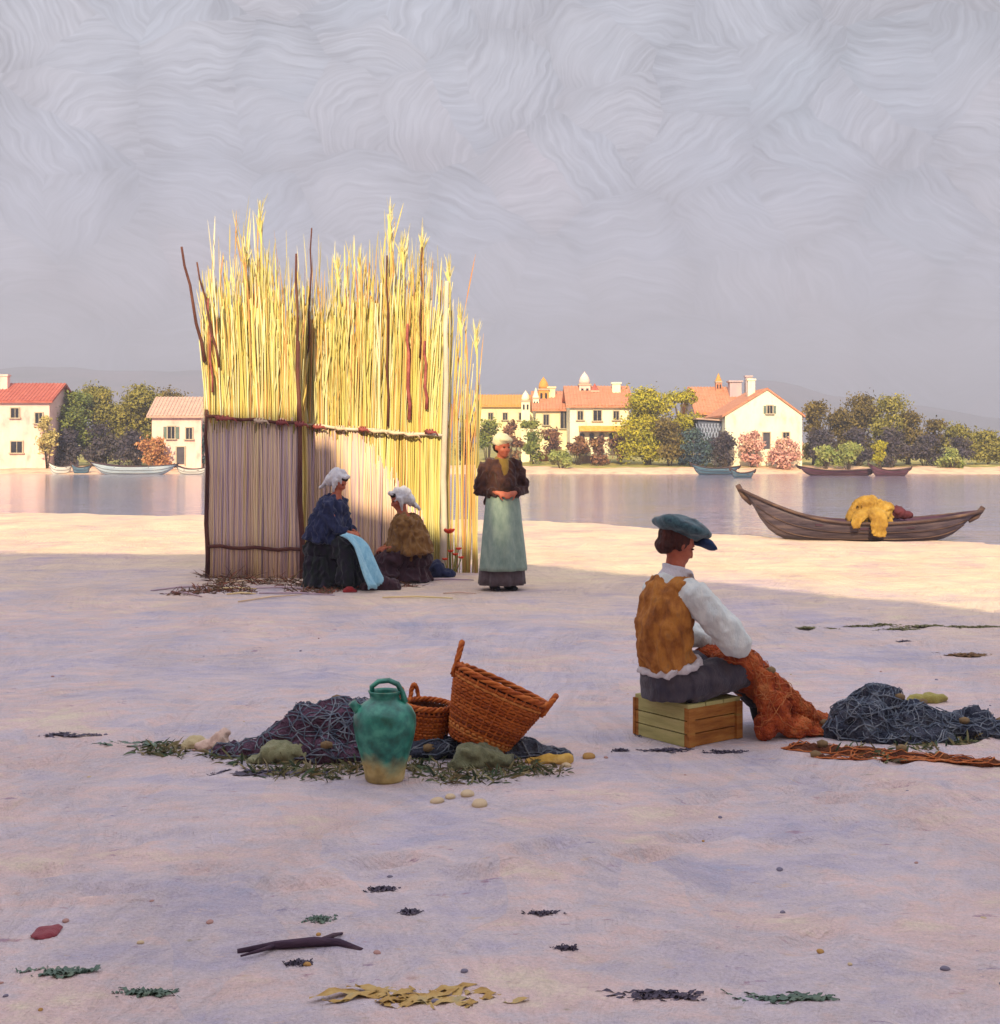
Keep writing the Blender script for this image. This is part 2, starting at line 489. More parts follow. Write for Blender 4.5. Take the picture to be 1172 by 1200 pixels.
# water
m_w, nt, bs = newmat('river_water')
geo = node(nt, 'ShaderNodeNewGeometry')
mp = node(nt, 'ShaderNodeMapping', {'Vector': geo.outputs['Position'], 'Scale': (.55, 1.6, 1)})
n1 = node(nt, 'ShaderNodeTexNoise', {'Vector': mp.outputs[0], 'Scale': .9, 'Detail': 4.0, 'Roughness': .55})
mpb = node(nt, 'ShaderNodeMapping', {'Vector': geo.outputs['Position'], 'Scale': (.10, .22, 1)})
n0 = node(nt, 'ShaderNodeTexNoise', {'Vector': mpb.outputs[0], 'Scale': 1.0, 'Detail': 3.0})
nt.links.new(ramp(nt, n0.outputs['Fac'], [(.3, '6f6a86'), (.5, '7d7690'), (.7, '8d7b84')]), bs.inputs['Base Color'])
bs.inputs['Roughness'].default_value = .1
bs.inputs['Specular IOR Level'].default_value = .5
mpc = node(nt, 'ShaderNodeMapping', {'Vector': geo.outputs['Position'], 'Scale': (1.2, 5, 1)})
n3 = node(nt, 'ShaderNodeTexNoise', {'Vector': mpc.outputs[0], 'Scale': 1.0, 'Detail': 3.0})
bp = node(nt, 'ShaderNodeBump', {'Height': mth(nt, 'ADD', n1.outputs['Fac'], mth(nt, 'MULTIPLY', n3.outputs['Fac'], .35)), 'Strength': .5, 'Distance': .14})
nt.links.new(bp.outputs[0], bs.inputs['Normal'])
struct(MB().grid(lambda u, v: (-300 + 600 * u, 14 + 84 * v, WZ), 40, 20).build('water', m_w))

# hills, far off
m_hill = mat('hill_scrub', ['585a58', '6a6670', '7a707a', '66666c'], scale=.012, rough=1, bump=.5, bdist=4, stretch=(1, 1, 2))
HP = [(-900, 470), (-300, 452), (-60, 438), (60, 432), (150, 440), (250, 436), (330, 452), (430, 462), (560, 465), (640, 462), (760, 468), (900, 452), (1000, 468), (1080, 484), (1172, 494), (1400, 488), (2100, 478)]
def hill_top(px):
    for (a, ya), (b, yb) in zip(HP, HP[1:]):
        if px <= b: break
    t = min(max((px - a) / (b - a), 0), 1); t = t * t * (3 - 2 * t)
    return ya + (yb - ya) * t
HY = 1150.0
def hillf(u, v):
    px = -900 + 3000 * u
    y = 750 + 700 * v
    x = (px - 586) * y / F
    top = EYE + (HOR - hill_top(px)) * HY / F
    prof = math.sin(min(v / .571, 1) * PI / 2) ** 1.5 if v < .571 else math.cos((v - .571) / .429 * PI / 2)
    z = top * prof + 5.0 * fbm(x, y, .01) * prof - 4 * (1 - prof)
    return (x, y, z + 2)
struct(MB().grid(hillf, 220, 34).build('hills', m_hill))

# haze
hb = MB().box((0, 780, 60), (5200, 1700, 128))
m_hz = bpy.data.materials.new('river_haze'); m_hz.use_nodes = True
nt = m_hz.node_tree; nt.nodes.clear()
out = nt.nodes.new('ShaderNodeOutputMaterial')
pvn = node(nt, 'ShaderNodeVolumePrincipled', {'Color': (.80, .82, .98, 1), 'Density': .0015, 'Anisotropy': .2})
nt.links.new(pvn.outputs[0], out.inputs['Volume'])
hzo = hb.build('haze', m_hz, smooth=False); hzo['kind'] = 'stuff'
hzo.display_type = 'WIRE'

# ------------------------------------------------------------------ houses
m_tile_o = mat('roof_tile_orange', ['a4624c', 'bc7c5e', 'c88e70', 'ae6c5c'], scale=1.6, stretch=(1, 4, 4), bump=.6, bscale=9, bdist=.05)
m_tile_r = mat('roof_tile_red', ['984a44', 'ae5e52', 'ba7262'], scale=1.6, stretch=(1, 4, 4), bump=.6, bscale=9, bdist=.05)
m_tile_y = mat('roof_tile_ochre', ['c48a44', 'd39c50', 'c9764c'], scale=1.6, stretch=(1, 4, 4), bump=.6, bscale=9, bdist=.05)
m_tile_g = mat('roof_tile_grey_pink', ['a68a80', 'bd9c8e', 'c9aa98'], scale=1.6, stretch=(1, 4, 4), bump=.6, bscale=9, bdist=.05)
m_plas_c = mat('plaster_cream', ['b8a480', 'e2d2a8', 'eadcb8', 'c8b08c'], scale=1.1, bump=.4, bdist=.05, stretch=(1, 1, .45), detail=8)
m_plas_p = mat('plaster_pink', ['b8928c', 'e0bcb4', 'ecccc2', 'cfa49c'], scale=1.1, bump=.4, bdist=.05, stretch=(1, 1, .45), detail=8)
m_plas_w = mat('plaster_white', ['c4b898', 'eae2c4', 'f0e8d0', 'd2c6a8'], scale=1.1, bump=.4, bdist=.05, stretch=(1, 1, .45), detail=8)
m_plas_l = mat('plaster_lilac', ['a898a4', 'b9a6ac', 'c6b3ae'], scale=1.1, bump=.4, bdist=.05, stretch=(1, 1, .45), detail=8)
m_wood_d = mat('weathered_shutter', ['3c3a44', '4e4a55', '5c5660'], scale=3, bump=.3, bdist=.01)
m_shut_g = mat('green_grey_shutter', ['5d6c66', '72807a'], scale=3, bump=.3, bdist=.01)
m_frame = mat('stone_trim', ['a89a86', 'bcae98'], scale=4, bump=.2, bdist=.01)
m_glass, nt, bs = newmat('window_glass')
bs.inputs['Base Color'].default_value = (.02, .022, .03, 1); bs.inputs['Roughness'].default_value = .12
bs.inputs['Specular IOR Level'].default_value = .5
nz = node(nt, 'ShaderNodeTexNoise', {'Scale': 3.0})
nt.links.new(ramp(nt, nz.outputs['Fac'], [(.3, '1c1d26'), (.7, '2e2c36')]), bs.inputs['Base Color'])

def opening(t, kind, x, z, ww, hh, yf, pane=None, arch=False, shut=None):
    """a framed window or door on the front wall (local coordinates)"""
    fr = MB(); tk = .07
    yc = yf - .05
    fr.box((x - ww / 2 - tk / 2, yc, z), (tk, .12, hh + 2 * tk))
    fr.box((x + ww / 2 + tk / 2, yc, z), (tk, .12, hh + 2 * tk))
    fr.box((x, yc, z + hh / 2 + tk / 2), (ww, .118, tk))
    if kind == 'window':
        fr.box((x, yf - .08, z - hh / 2 - tk / 2), (ww + .3, .2, tk))
        fr.box((x, yf - .03, z), (.035, .05, hh))
    root = fr.build(kind, m_frame, t, smooth=False)
    pb = MB().box((x, yf - .012, z), (ww, .03, hh))
    pb.build('pane' if kind == 'window' else 'door_leaf', pane or (m_glass if kind == 'window' else m_wood_d), root, smooth=False)
    if shut:
        for s in (-1, 1):
            sb = MB().box((x + s * (ww / 2 + tk + ww * .26), yf - .035, z), (ww * .5, .05, hh), rz=0)
            for k in range(5):
                sb.box((x + s * (ww / 2 + tk + ww * .26), yf - .068, z - hh * .4 + k * hh * .2), (ww * .42, .016, hh * .05))
            sb.build('shutter', shut, root, smooth=False)

def house(name, label, px0, px1, eave, ridge, base, Y, D, wm, rm, gable=False, peak=None, wins=(), doors=(), chim=(), over=.3, cat='house', shut=None, zbase=None):
    a = P(px0, base, Y); b = P(px1, base, Y)
    W = b.x - a.x; cx = (a.x + b.x) / 2
    z0 = a.z if zbase is None else zbase
    t = thing(name, label, cat, (cx, Y, z0))
    ze = EYE + (HOR - eave) * Y / F - z0
    zr = EYE + (HOR - ridge) * (Y if gable else Y + D / 2) / F - z0
    if gable:
        xp = 0 if peak is None else (peak - 586) * Y / F - cx
        MB().prism([(-W / 2, -.8), (W / 2, -.8), (W / 2, ze), (xp, zr), (-W / 2, ze)], 0, D).build('wall', wm, t, smooth=False)
        rb = MB(); th = .16
        for s in (-1, 1):
            xe = s * W / 2
            dx, dz = xe - xp, ze - zr
            L = math.hypot(dx, dz); ux, uz = dx / L, dz / L
            x1, z1 = xp + ux * (L + over), zr + uz * (L + over)
            poly = [(xp, zr + .012), (x1, z1 + .012), (x1, z1 + th), (xp, zr + th)]
            if s > 0: poly = poly[::-1]
            rb.prism(poly, -.12, D + .15)
        ro = rb.build('roof', rm, t, smooth=False, fixn=True)
    else:
        MB().prism([(-W / 2, -.8), (W / 2, -.8), (W / 2, ze), (-W / 2, ze)], 0, D).build('wall', wm, t, smooth=False)
        v = []; rb = MB(); o = over
        rise = zr - ze
        slope = rise / (D / 2)
        for (y, z) in ((-o, ze - o * slope + .01), (D / 2, zr + .01), (D + o, ze - o * slope + .01)):
            v += [(-W / 2 - o, y, z), (W / 2 + o, y, z), (-W / 2 - o, y, z + .16), (W / 2 + o, y, z + .16)]
        f = [(0, 1, 5, 4), (2, 6, 7, 3), (4, 5, 9, 8), (6, 10, 11, 7), (0, 2, 3, 1), (8, 9, 11, 10), (0, 4, 6, 2), (4, 8, 10, 6), (1, 3, 7, 5), (5, 7, 11, 9)]
        rb.add(v, f)
        # rows of cover tiles on the slope facing the river
        nrow = max(4, int((W + 2 * o) / .24))
        for k in range(nrow):
            xx = -W / 2 - o + (k + .5) * (W + 2 * o) / nrow
            rb.loft([(xx, -o - .02, ze - o * slope + .16), (xx, D / 2, zr + .17)], .05 + .012 * random.random(), n=5, side=(1, 0, 0))
        # gable infill
        for s in (-1, 1):
            x = s * (W / 2 - .02)
            MBg = MB()
            MBg.add([(x, 0, ze), (x, D, ze), (x, D / 2, zr)], [(0, 1, 2) if s > 0 else (2, 1, 0)])
            MBg.build('gable', wm, t, smooth=False)
        ro = rb.build('roof', rm, t, smooth=False, fixn=True)
    for (px, y0, y1, wd) in chim:
        q = P(px, y0, Y + D * .35)
        h0 = EYE + (HOR - y1) * (Y + D * .35) / F - z0; h1 = q.z - z0
        cb = MB().box((q.x - cx, D * .35, (h0 + h1) / 2 - .4), (wd, wd, h1 - h0 + .8))
        cb.box((q.x - cx, D * .35, h1 + .06), (wd * 1.25, wd * 1.25, .12))
        cb.build('chimney', wm, ro, smooth=False)
    for wn in wins:
        px, py, wpx, hpx = wn[:4]
        q = P(px, py, Y)
        opening(t, 'window', q.x - cx, q.z - z0, wpx * Y / F, hpx * Y / F, 0, shut=shut if len(wn) < 5 else wn[4])
    for (px, y0, y1, wpx) in doors:
        q = P(px, (y0 + y1) / 2, Y)
        opening(t, 'door', q.x - cx, q.z - z0, wpx * Y / F, abs(y1 - y0) * Y / F, 0)
    return t

house('waterside_house', 'cream house with red tiled roof at the left edge of the far bank', -42, 58, 470, 452, 546, 87, 5, m_plas_p, m_tile_r,
      wins=[(18, 484, 9, 11), (20, 524, 13, 13), (46, 490, 8, 12), (-20, 490, 9, 12)], doors=[(-8, 520, 545, 10)], chim=[(6, 441, 455, .5)])
house('cottage', 'small pink cottage with grey-pink roof beside the left-hand tree clump', 178, 236, 487, 468, 544, 87, 4.2, m_plas_p, m_tile_g,
      wins=[(201, 507, 8, 14, m_shut_g), (222, 508, 7, 13)], doors=[(212, 524, 544, 9)])
house('village_house', 'low village house with long ochre roof, next to the standing woman\'s cap', 560, 632, 476, 465, 506, 104, 7, m_plas_c, m_tile_y,
      wins=[(575, 488, 5, 8), (592, 488, 5, 8), (611, 488, 5, 8)])
house('village_house', 'lilac-walled village house with orange roof under the ochre domed turret', 628, 678, 480, 461, 520, 98, 6, m_plas_c, m_tile_o,
      wins=[(640, 492, 6, 12), (661, 492, 8, 20), (649, 508, 7, 9)], chim=[(646, 455, 466, .6)])
vh = house('riverside_villa', 'large cream villa with salmon roof and an ochre awning over arches', 668, 738, 476, 455, 521, 93, 7, m_plas_w, m_tile_o,
      wins=[(700, 487, 9, 12), (680, 487, 6, 10), (722, 487, 6, 10)], chim=[(722, 450, 460, .6)])
# villa: eaves board, awning, arches
cx, Yv, z0 = vh.location
def LV(px, py): q = P(px, py, Yv); return q.x - cx, q.z - z0
x0, z1 = LV(678, 503); x1, _ = LV(736, 503)
MB().add([(x0, -.02, z1 + .25), (x1, -.02, z1 + .25), (x1, -.75, z1 - .1), (x0, -.75, z1 - .1), (x0, -.02, z1 + .2), (x1, -.02, z1 + .2), (x1, -.75, z1 - .16), (x0, -.75, z1 - .16)],
         [(0, 3, 2, 1), (4, 5, 6, 7), (2, 3, 7, 6), (0, 4, 7, 3), (1, 2, 6, 5), (0, 1, 5, 4)]).build('awning', mat('awning_ochre', ['c98a34', 'd89c44', 'dcb070'], scale=2, stretch=(3, 1, 1), bump=.1), vh, smooth=False)
for k in range(5):
    xx, zz = LV(682 + k * 11.5, 513)
    ab = MB(); r = .22
    pts = [(xx - r, zz - .38), (xx + r, zz - .38)] + [(xx + r * math.cos(a), zz + .18 + r * math.sin(a)) for a in np.linspace(0, PI, 7)]
    ab.prism(pts, -.05, .01); ar = ab.build('arch', m_frame, vh, smooth=False, fixn=True)
    r = .16
    pts = [(xx - r, zz - .38), (xx + r, zz - .38)] + [(xx + r * math.cos(a), zz + .18 + r * math.sin(a)) for a in np.linspace(0, PI, 7)]
    MB().prism(pts, -.065, .0).build('opening', m_glass, ar, smooth=False, fixn=True)
house('village_house', 'village house with faded orange roof showing just right of the yellow-green tree', 818, 872, 484, 456, 520, 97, 7, m_plas_l, m_tile_o,
      wins=[(830, 497, 6, 9), (846, 497, 6, 9)], chim=[(861, 448, 458, .9), (877, 442, 456, .5)])
wh = house('gabled_house', 'white gabled house facing the river behind the pink flowering bushes', 850, 940, 487, 457, 545, 88.5, 8, m_plas_w, m_tile_o, gable=True, peak=899, over=.25,
      wins=[(902, 480, 6, 9, m_shut_g), (921, 512, 7, 10)], doors=[(898, 507, 526, 8)], chim=[(880, 446, 462, .5)])
# lattice shed
t = thing('lattice_shed', 'blue-grey lattice shed beside the white gabled house', 'shed', P(834, 524, 90))
zb = 0
sw = 32 * 90 / F
MB().prism([(-sw / 2, -.4), (sw / 2, -.4), (sw / 2, 1.75), (-sw / 2, 1.95)], 0, 1.6).build('wall', mat('shed_boards', ['4b5064', '5c6276'], scale=3), t, smooth=False)
lb = MB()
for k in range(9):
    xx = -sw / 2 + (k + .5) * sw / 9
    lb.box((xx, -.03, .85), (.05, .03, 1.7), ry=R(18)); lb.box((xx, -.062, .85), (.05, .03, 1.7), ry=R(-18))
lb.build('lattice', mat('lattice_paint', ['8d97b4', 'a2a9c2'], scale=3), t, smooth=False)
MB().box((0, .75, 1.93), (sw + .3, 2.0, .1), ry=R(4)).build('roof', m_tile_g, t, smooth=False)

# turrets and chimneypots that rise above the village roofs
def turret(label, px, top, base, Y, wpx, wm, cm, dome=True):
    q = P(px, base, Y); r = wpx * Y / F / 2; H = (base - top) * Y / F
    t = thing('bell_turret', label, 'tower', (q.x, Y, bank_z(q.x, Y)))
    z0 = q.z - t.location.z
    MB().box((0, 0, (z0 + H * .55) / 2 - .3), (2 * r, 2 * r, z0 + H * .55 + .6)).build('shaft', wm, t, smooth=False)
    MB().box((0, 0, z0 + H * .55 + .06), (2.3 * r, 2.3 * r, .12)).build('cornice', m_frame, t, smooth=False)
    if dome:
        MB().lathe([(r * .95, 0), (r * .98, H * .1), (r * .8, H * .22), (r * .45, H * .33), (r * .12, H * .4), (.02, H * .44)], n=16, c=(0, 0, z0 + H * .55 + .12)).build('dome', cm, t)
    else:
        MB().lathe([(r * 1.15, 0), (r * .6, H * .22), (.02, H * .44)], n=8, c=(0, 0, z0 + H * .55 + .12)).build('spire', cm, t, smooth=False)
    for s in (-.45, .45):
        wb = MB().box((s * r, -r - .01, z0 + H * .33), (r * .42, .05, H * .22)).build('opening', m_glass, t, smooth=False)
turret('ochre domed turret above the orange village roof', 637, 443, 475, 100, 12, m_tile_y, m_tile_y)
turret('pale pink bell turret, tallest above the villa roof', 685, 437, 470, 96, 13, m_plas_p, m_plas_p)
turret('short dark red turret just right of the pale pink one', 697, 451, 470, 95.5, 9, m_tile_r, m_tile_r, False)
turret('stubby white turret left of the ochre dome, beside the long ochre roof', 616, 459, 486, 101, 10, m_plas_w, m_plas_w)
turret('slim white turret touching the left side of the ochre dome', 628, 456, 482, 99, 7, m_plas_w, m_plas_w, False)
turret('tiny orange spire above the faded roof right of the yellow-green tree', 842, 439, 460, 100, 7, m_tile_o, m_tile_y, False)

# two unseen houses added behind the viewer, rooflines shaped to shade the beach
def shadehouse(label, poly, y0, y1, cx, wm, wins):
    t = thing('shade_house', label, 'house', (cx, y0, 0))
    MB().prism([(x - cx, z) for x, z in poly][::-1], 0, y0 * 0 - (y0 - y1)).build('wall', wm, t, smooth=False, fixn=True)
    for (x, z, ww, hh) in wins:
        fr = MB()
        for s in (-1, 1): fr.box((x - cx + s * (ww / 2 + .06), .03, z), (.12, .1, hh + .24))
        fr.box((x - cx, .03, z + hh / 2 + .06), (ww, .098, .12)); fr.box((x - cx, .06, z - hh / 2 - .06), (ww + .4, .2, .11))
        f = fr.build('window', m_frame, t, smooth=False)
        MB().box((x - cx, .012, z), (ww, .03, hh)).build('pane', m_glass, f, smooth=False)
    return t
YB = -3.5
shadehouse('tall flat-roofed plaster house added unseen behind the viewer for shade, left', [(-36, -.3), (-2.3, -.3), (-2.3, 11.3), (-4.3, 11.95), (-4.5, 12.75), (-36, 12.9)], YB, YB - 9, -20, m_plas_p,
          [(x, z, 1.1, 1.7) for x in (-33, -28, -23, -18, -13, -9, -5) for z in (2, 5.6, 9.4)])
shadehouse('gabled plaster house added unseen directly behind the viewer for shade', [(-2.1, -.3), (7.0, -.3), (7.0, 6.4), (-2.1, 11.85)], YB - .02, YB - 9, 2, m_plas_c,
          [(x, z, 1.1, 1.7) for x in (0, 3) for z in (2, 5.2)])

# ------------------------------------------------------------------ trees and bushes
m_bark = mat('bark', ['3f352c', '574a3c', '665848'], scale=5, stretch=(1, 1, .3), bump=.6, bdist=.03)
def leafmat(name, stops):
    m = mat(name, stops, scale=.7, rough=.7, bump=0, attr='tint')
    bs = m.node_tree.nodes['Principled BSDF']
    bs.inputs['Subsurface Weight'].default_value = 0
    return m
L_yel = leafmat('leaf_yellow_green', [(.1, '6f6f22'), (.35, '8e8a24'), (.6, 'a89e2e'), (.9, 'bfb03c')])
L_oli = leafmat('leaf_olive', [(.1, '52502e'), (.35, '6e6a36'), (.6, '8a823e'), (.9, '9c8c48')])
L_grn = leafmat('leaf_green', [(.1, '4a5636'), (.35, '64703a'), (.6, '7c803e'), (.9, '949450')])
L_drk = leafmat('leaf_dark_violet_green', [(.1, '2f2a3c'), (.35, '403a4a'), (.6, '524a4c'), (.9, '625a4a')])
L_blu = leafmat('leaf_blue_green', [(.1, '26344a'), (.35, '36465a'), (.6, '465a58'), (.9, '5a5f52')])
L_brn = leafmat('leaf_russet', [(.1, '4a3638'), (.35, '6c4c44'), (.6, '8c6248'), (.9, 'a07c54')])
L_bol = leafmat('leaf_brown_olive', [(.1, '3f3526'), (.35, '5d5030'), (.6, '736436'), (.9, '857440')])
L_pnk = leafmat('blossom_pink', [(.1, 'a07070'), (.35, 'c48c84'), (.6, 'd2a898'), (.9, 'd8b898')])
L_org = leafmat('blossom_orange', [(.1, '8a5444'), (.35, 'b07650'), (.6, 'c49460'), (.9, 'd0a884')])
L_grs = leafmat('leaf_bright_grass', [(.1, '5c6c38'), (.35, '788446'), (.6, '949858'), (.9, 'a8a468')])

def leaves(mb, cen, rad, n, size, seed, elong=1.6):
    rg = np.random.default_rng(seed)
    u = rg.normal(size=(n, 3)); u /= np.linalg.norm(u, axis=1, keepdims=True)
    rr = np.abs(rg.normal(.72, .30, (n, 1)))
    # lumps and hollows in the outline
    ph = rg.uniform(0, 6.28, 6)
    lob = 1 + .22 * np.sin(3 * u[:, :1] * 2 + ph[0]) * np.sin(4 * u[:, 2:] + ph[1]) + .16 * np.sin(7 * u[:, 1:2] + ph[2]) * np.sin(6 * u[:, :1] + ph[3])
    p = np.array(cen) + u * rr * lob * np.array(rad)
    nrm = u * .8 + rg.normal(scale=.8, size=(n, 3)); nrm /= np.linalg.norm(nrm, axis=1, keepdims=True)
    a = np.cross(nrm, rg.normal(size=(n, 3))); a /= np.linalg.norm(a, axis=1, keepdims=True)
    b = np.cross(nrm, a)
    s = size * rg.uniform(.5, 1.4, (n, 1))
    a = a * s * elong; b = b * s
    bend = nrm * s * .3
    q = np.stack([p - a, p - b * .8 + bend, p + a, p + b * .8 + bend], axis=1)
    base = rg.normal(.5, .12)
    mb.quads(q, list(np.clip(rg.normal(base, .17, n), 0, 1)))

def tree(name, label, px0, px1, top, base, Y, lm, seed, group=None, cat='tree', dens=1.0, clump=9, lsz=.1, trunk=True, low=.15):
    q = P((px0 + px1) / 2, base, Y)
    zg = min(q.z, bank_z(q.x, Y) + .1)
    W = (px1 - px0) * Y / F; H = (base - top) * Y / F + (q.z - zg)
    t = thing(name, label, cat, (q.x, Y, zg), group=group)
    rg = np.random.default_rng(seed)
    cr = MB()
    cens = []
    for k in range(clump):
        a = 2 * PI * k / clump + rg.uniform(-.4, .4)
        hh = rg.uniform(low, .82)
        wid = math.sin(PI * min(max((hh + .12) / 1.15, 0), 1)) ** .6
        rx = W * .5 * wid * rg.uniform(.35, .72)
        cens.append((math.cos(a) * rx, math.sin(a) * rx * .8, H * hh))
    cens.append((rg.uniform(-.06, .06) * W, 0, H * .8)); cens.append((0, 0, H * .5))
    for k, c in enumerate(cens):
        r = min(W, H) * rg.uniform(.15, .31)
        r = min(r, H - c[2] + .02) if c[2] + r > H else r
        r = max(r, min(W, H) * .14)
        lz = lsz * .72
        n = int(dens * 420 * max(.3, (r / .9) ** 2) * (.1 / lz) ** 2)
        leaves(cr, c, (r * rg.uniform(.95, 1.35), r, r * rg.uniform(.75, 1.0)), min(n, 1500), lz, seed * 100 + k)
    if trunk:
        tb = MB()
        tr = .035 * H
        tb.loft([(0, 0, -.3), (.01 * W, 0, H * .2), (-.02 * W, .02, H * .45), (.01, 0, H * .75)], [tr * 1.4, tr, tr * .75, tr * .25], n=8)
        for c in cens[:6]:
            tb.loft([(0, 0, H * .22), (c[0] * .5, c[1] * .5, (c[2] + H * .22) * .55), c], [tr * .6, tr * .4, tr * .12], n=6)
        tb.build('trunk', m_bark, t)
    else:
        tb = MB()
        for c in cens[:7]:
            tb.loft([(c[0] * .2, c[1] * .2, -.15), (c[0] * .6, c[1] * .6, c[2] * .6), c], [.035, .025, .01], n=5)
        tb.build('stem', m_bark, t)
    cr.build('crown' if trunk else 'foliage', lm, t, smooth=False)
    return t
# left clump
tree('broadleaf_tree', 'olive green tree, left of the three beside the cream house', 60, 112, 447, 545, 90, L_grn, 1, clump=15, dens=1.2)
tree('broadleaf_tree', 'tallest round olive tree in the middle of the left clump', 92, 150, 440, 545, 92, L_oli, 2, clump=16, dens=1.2)
tree('broadleaf_tree', 'broad olive tree leaning toward the pink cottage', 134, 188, 437, 540, 91, L_oli, 3, clump=16, dens=1.2)
tree('broadleaf_tree', 'dark distant tree above the pink cottage roof', 172, 232, 452, 510, 104, L_bol, 4, clump=7)
for i, (a, b, tp, y, lb) in enumerate([(62, 98, 500, 88.2, 'dark violet bush under the left olive tree'), (96, 136, 492, 88.6, 'big dark bush behind the pale blue moored boat'), (132, 176, 504, 88.2, 'dark bush at the foot of the leaning olive tree')]):
    tree('bush', lb, a, b, tp, 547, y, L_drk, 20 + i, 'dark bushes under the left trees', 'bush', trunk=False, clump=7, lsz=.12, low=.1)
tree('bush', 'orange and red bush at the left corner of the pink cottage', 166, 198, 512, 548, 86, L_org, 31, cat='bush', trunk=False, lsz=.1)
tree('cypress', 'narrow blue-dark cypress between the pink cottage and the reed shelter', 228, 246, 490, 545, 87.5, L_blu, 32, clump=8, lsz=.1)
tree('bush', 'yellow-green shrub at the right corner of the cream house', 44, 66, 478, 540, 86.4, leafmat('leaf_pale', [(.1, '8a8450'), (.4, 'b5a468'), (.8, 'cbb884')]), 33, cat='bush', trunk=False, lsz=.1)
# village scrub
sc_ = [(528, 560, 478, 530, L_drk, 'dark scrub seen through the thin reeds beside the shelter'), (556, 588, 486, 530, L_grn, 'green shrub behind the left of the standing woman\'s cap'), (586, 612, 488, 528, L_brn, 'russet shrub just right of the standing woman\'s cap'),
       (608, 640, 486, 524, L_grn, 'dark green shrub below the stubby white turret'), (632, 664, 500, 532, L_brn, 'russet shrub below the orange village roof'), (664, 692, 508, 532, L_brn, 'small russet shrub at the left corner of the villa'),
       (690, 716, 510, 536, L_brn, 'russet shrub in front of the villa arches'), (714, 740, 508, 534, L_brn, 'russet shrub between the villa and the yellow-green tree')]
for i, (a, b, tp, bs_, lm, lb) in enumerate(sc_):
    tree('shrub', lb, a, b, tp, bs_, 91 + (i % 3) * .7, lm, 40 + i, 'scrub along the village front', 'shrub', trunk=False, clump=6, lsz=.11, low=.1)
# yellow-green tree
tree('broadleaf_tree', 'large yellow-green tree standing between the villa and the white house', 728, 790, 446, 530, 90.5, L_yel, 5, clump=13, dens=1.3)
tree('broadleaf_tree', 'shorter yellow-olive tree close to the lattice shed', 774, 824, 447, 530, 92, L_yel, 6, clump=9)
tree('bush', 'dark olive bush in the middle of the yellow-green tree foot', 764, 806, 486, 532, 88.6, L_bol, 51, cat='bush', trunk=False, clump=8, low=.1)
tree('bush', 'blue-dark bush in front of the lattice shed', 794, 838, 500, 534, 88.2, L_blu, 52, cat='bush', trunk=False, clump=8, low=.1)
tree('bush', 'violet-dark bush against the left corner of the white gabled house', 832, 866, 503, 538, 87.6, L_drk, 53, cat='bush', trunk=False, clump=7, low=.1)
tree('flowering_bush', 'salmon flowering bush left of the white house door', 868, 896, 500, 540, 87.4, L_pnk, 54, cat='bush', trunk=False, lsz=.1, low=.1)
tree('flowering_bush', 'large pink flowering bush right of the white house door', 896, 942, 512, 550, 86.6, L_pnk, 55, cat='bush', trunk=False, lsz=.1, clump=9, low=.1)
# right clump
rt = [(938, 972, 462, 530, L_bol, 'small olive-brown tree touching the right side of the white house'), (966, 1004, 474, 530, L_bol, 'low brown-olive tree left of the big dark clump'), (982, 1032, 455, 532, L_bol, 'tall round tree, left half of the big right-hand clump'),
      (1018, 1062, 458, 532, L_oli, 'tall round tree, right half of the big right-hand clump'), (1046, 1082, 474, 530, L_bol, 'drooping dark tree at the right end of the big clump'), (1078, 1112, 488, 528, L_bol, 'low brown tree right after the big clump'),
      (1104, 1138, 496, 528, L_oli, 'lower olive hedge tree near the right edge'), (1132, 1184, 502, 528, L_oli, 'flat olive hedge tree cut by the right edge')]
for i, (a, b, tp, bs_, lm, lb) in enumerate(rt):
    tree('broadleaf_tree', lb, a, b, tp, bs_, 91 + (i % 3) * 1.2, lm, 60 + i, clump=14)
for i, (a, b, tp, bs_, lb) in enumerate([(944, 984, 500, 532, 'dark bush filling the gap right of the white house'), (988, 1024, 500, 532, 'dark bush under the tall left-hand clump tree'), (1022, 1066, 498, 532, 'dark bush under the tall right-hand clump tree'), (1064, 1104, 508, 530, 'dark bush below the drooping tree'), (1100, 1142, 512, 530, 'dark bush below the lower olive hedge tree')]):
    tree('bush', lb, a, b, tp, bs_, 88.8 + .3 * (i % 2), L_drk, 80 + i, 'dark bushes under the right trees', 'bush', trunk=False, clump=7, low=.1)
for i, (a, b, tp, bs_, lb) in enumerate([(954, 982, 522, 538, 'bright green tussock at the right foot of the white house'), (976, 1012, 518, 534, 'bright green tussock under the big right-hand clump'), (1090, 1140, 524, 536, 'wide green tussock near the right edge of the far bank'), (640, 676, 528, 540, 'light green tussock on the bank below the villa')]):
    tree('grass_tussock', lb, a, b, tp, bs_, 86.4, L_grs, 90 + i, cat='tussock', trunk=False, clump=6, lsz=.09, low=.1)
tree('bush', 'small ochre-yellow bush on the far sand right of centre clump', 1022, 1040, 513, 534, 86.2, L_yel, 95, cat='bush', trunk=False, clump=5, lsz=.08)

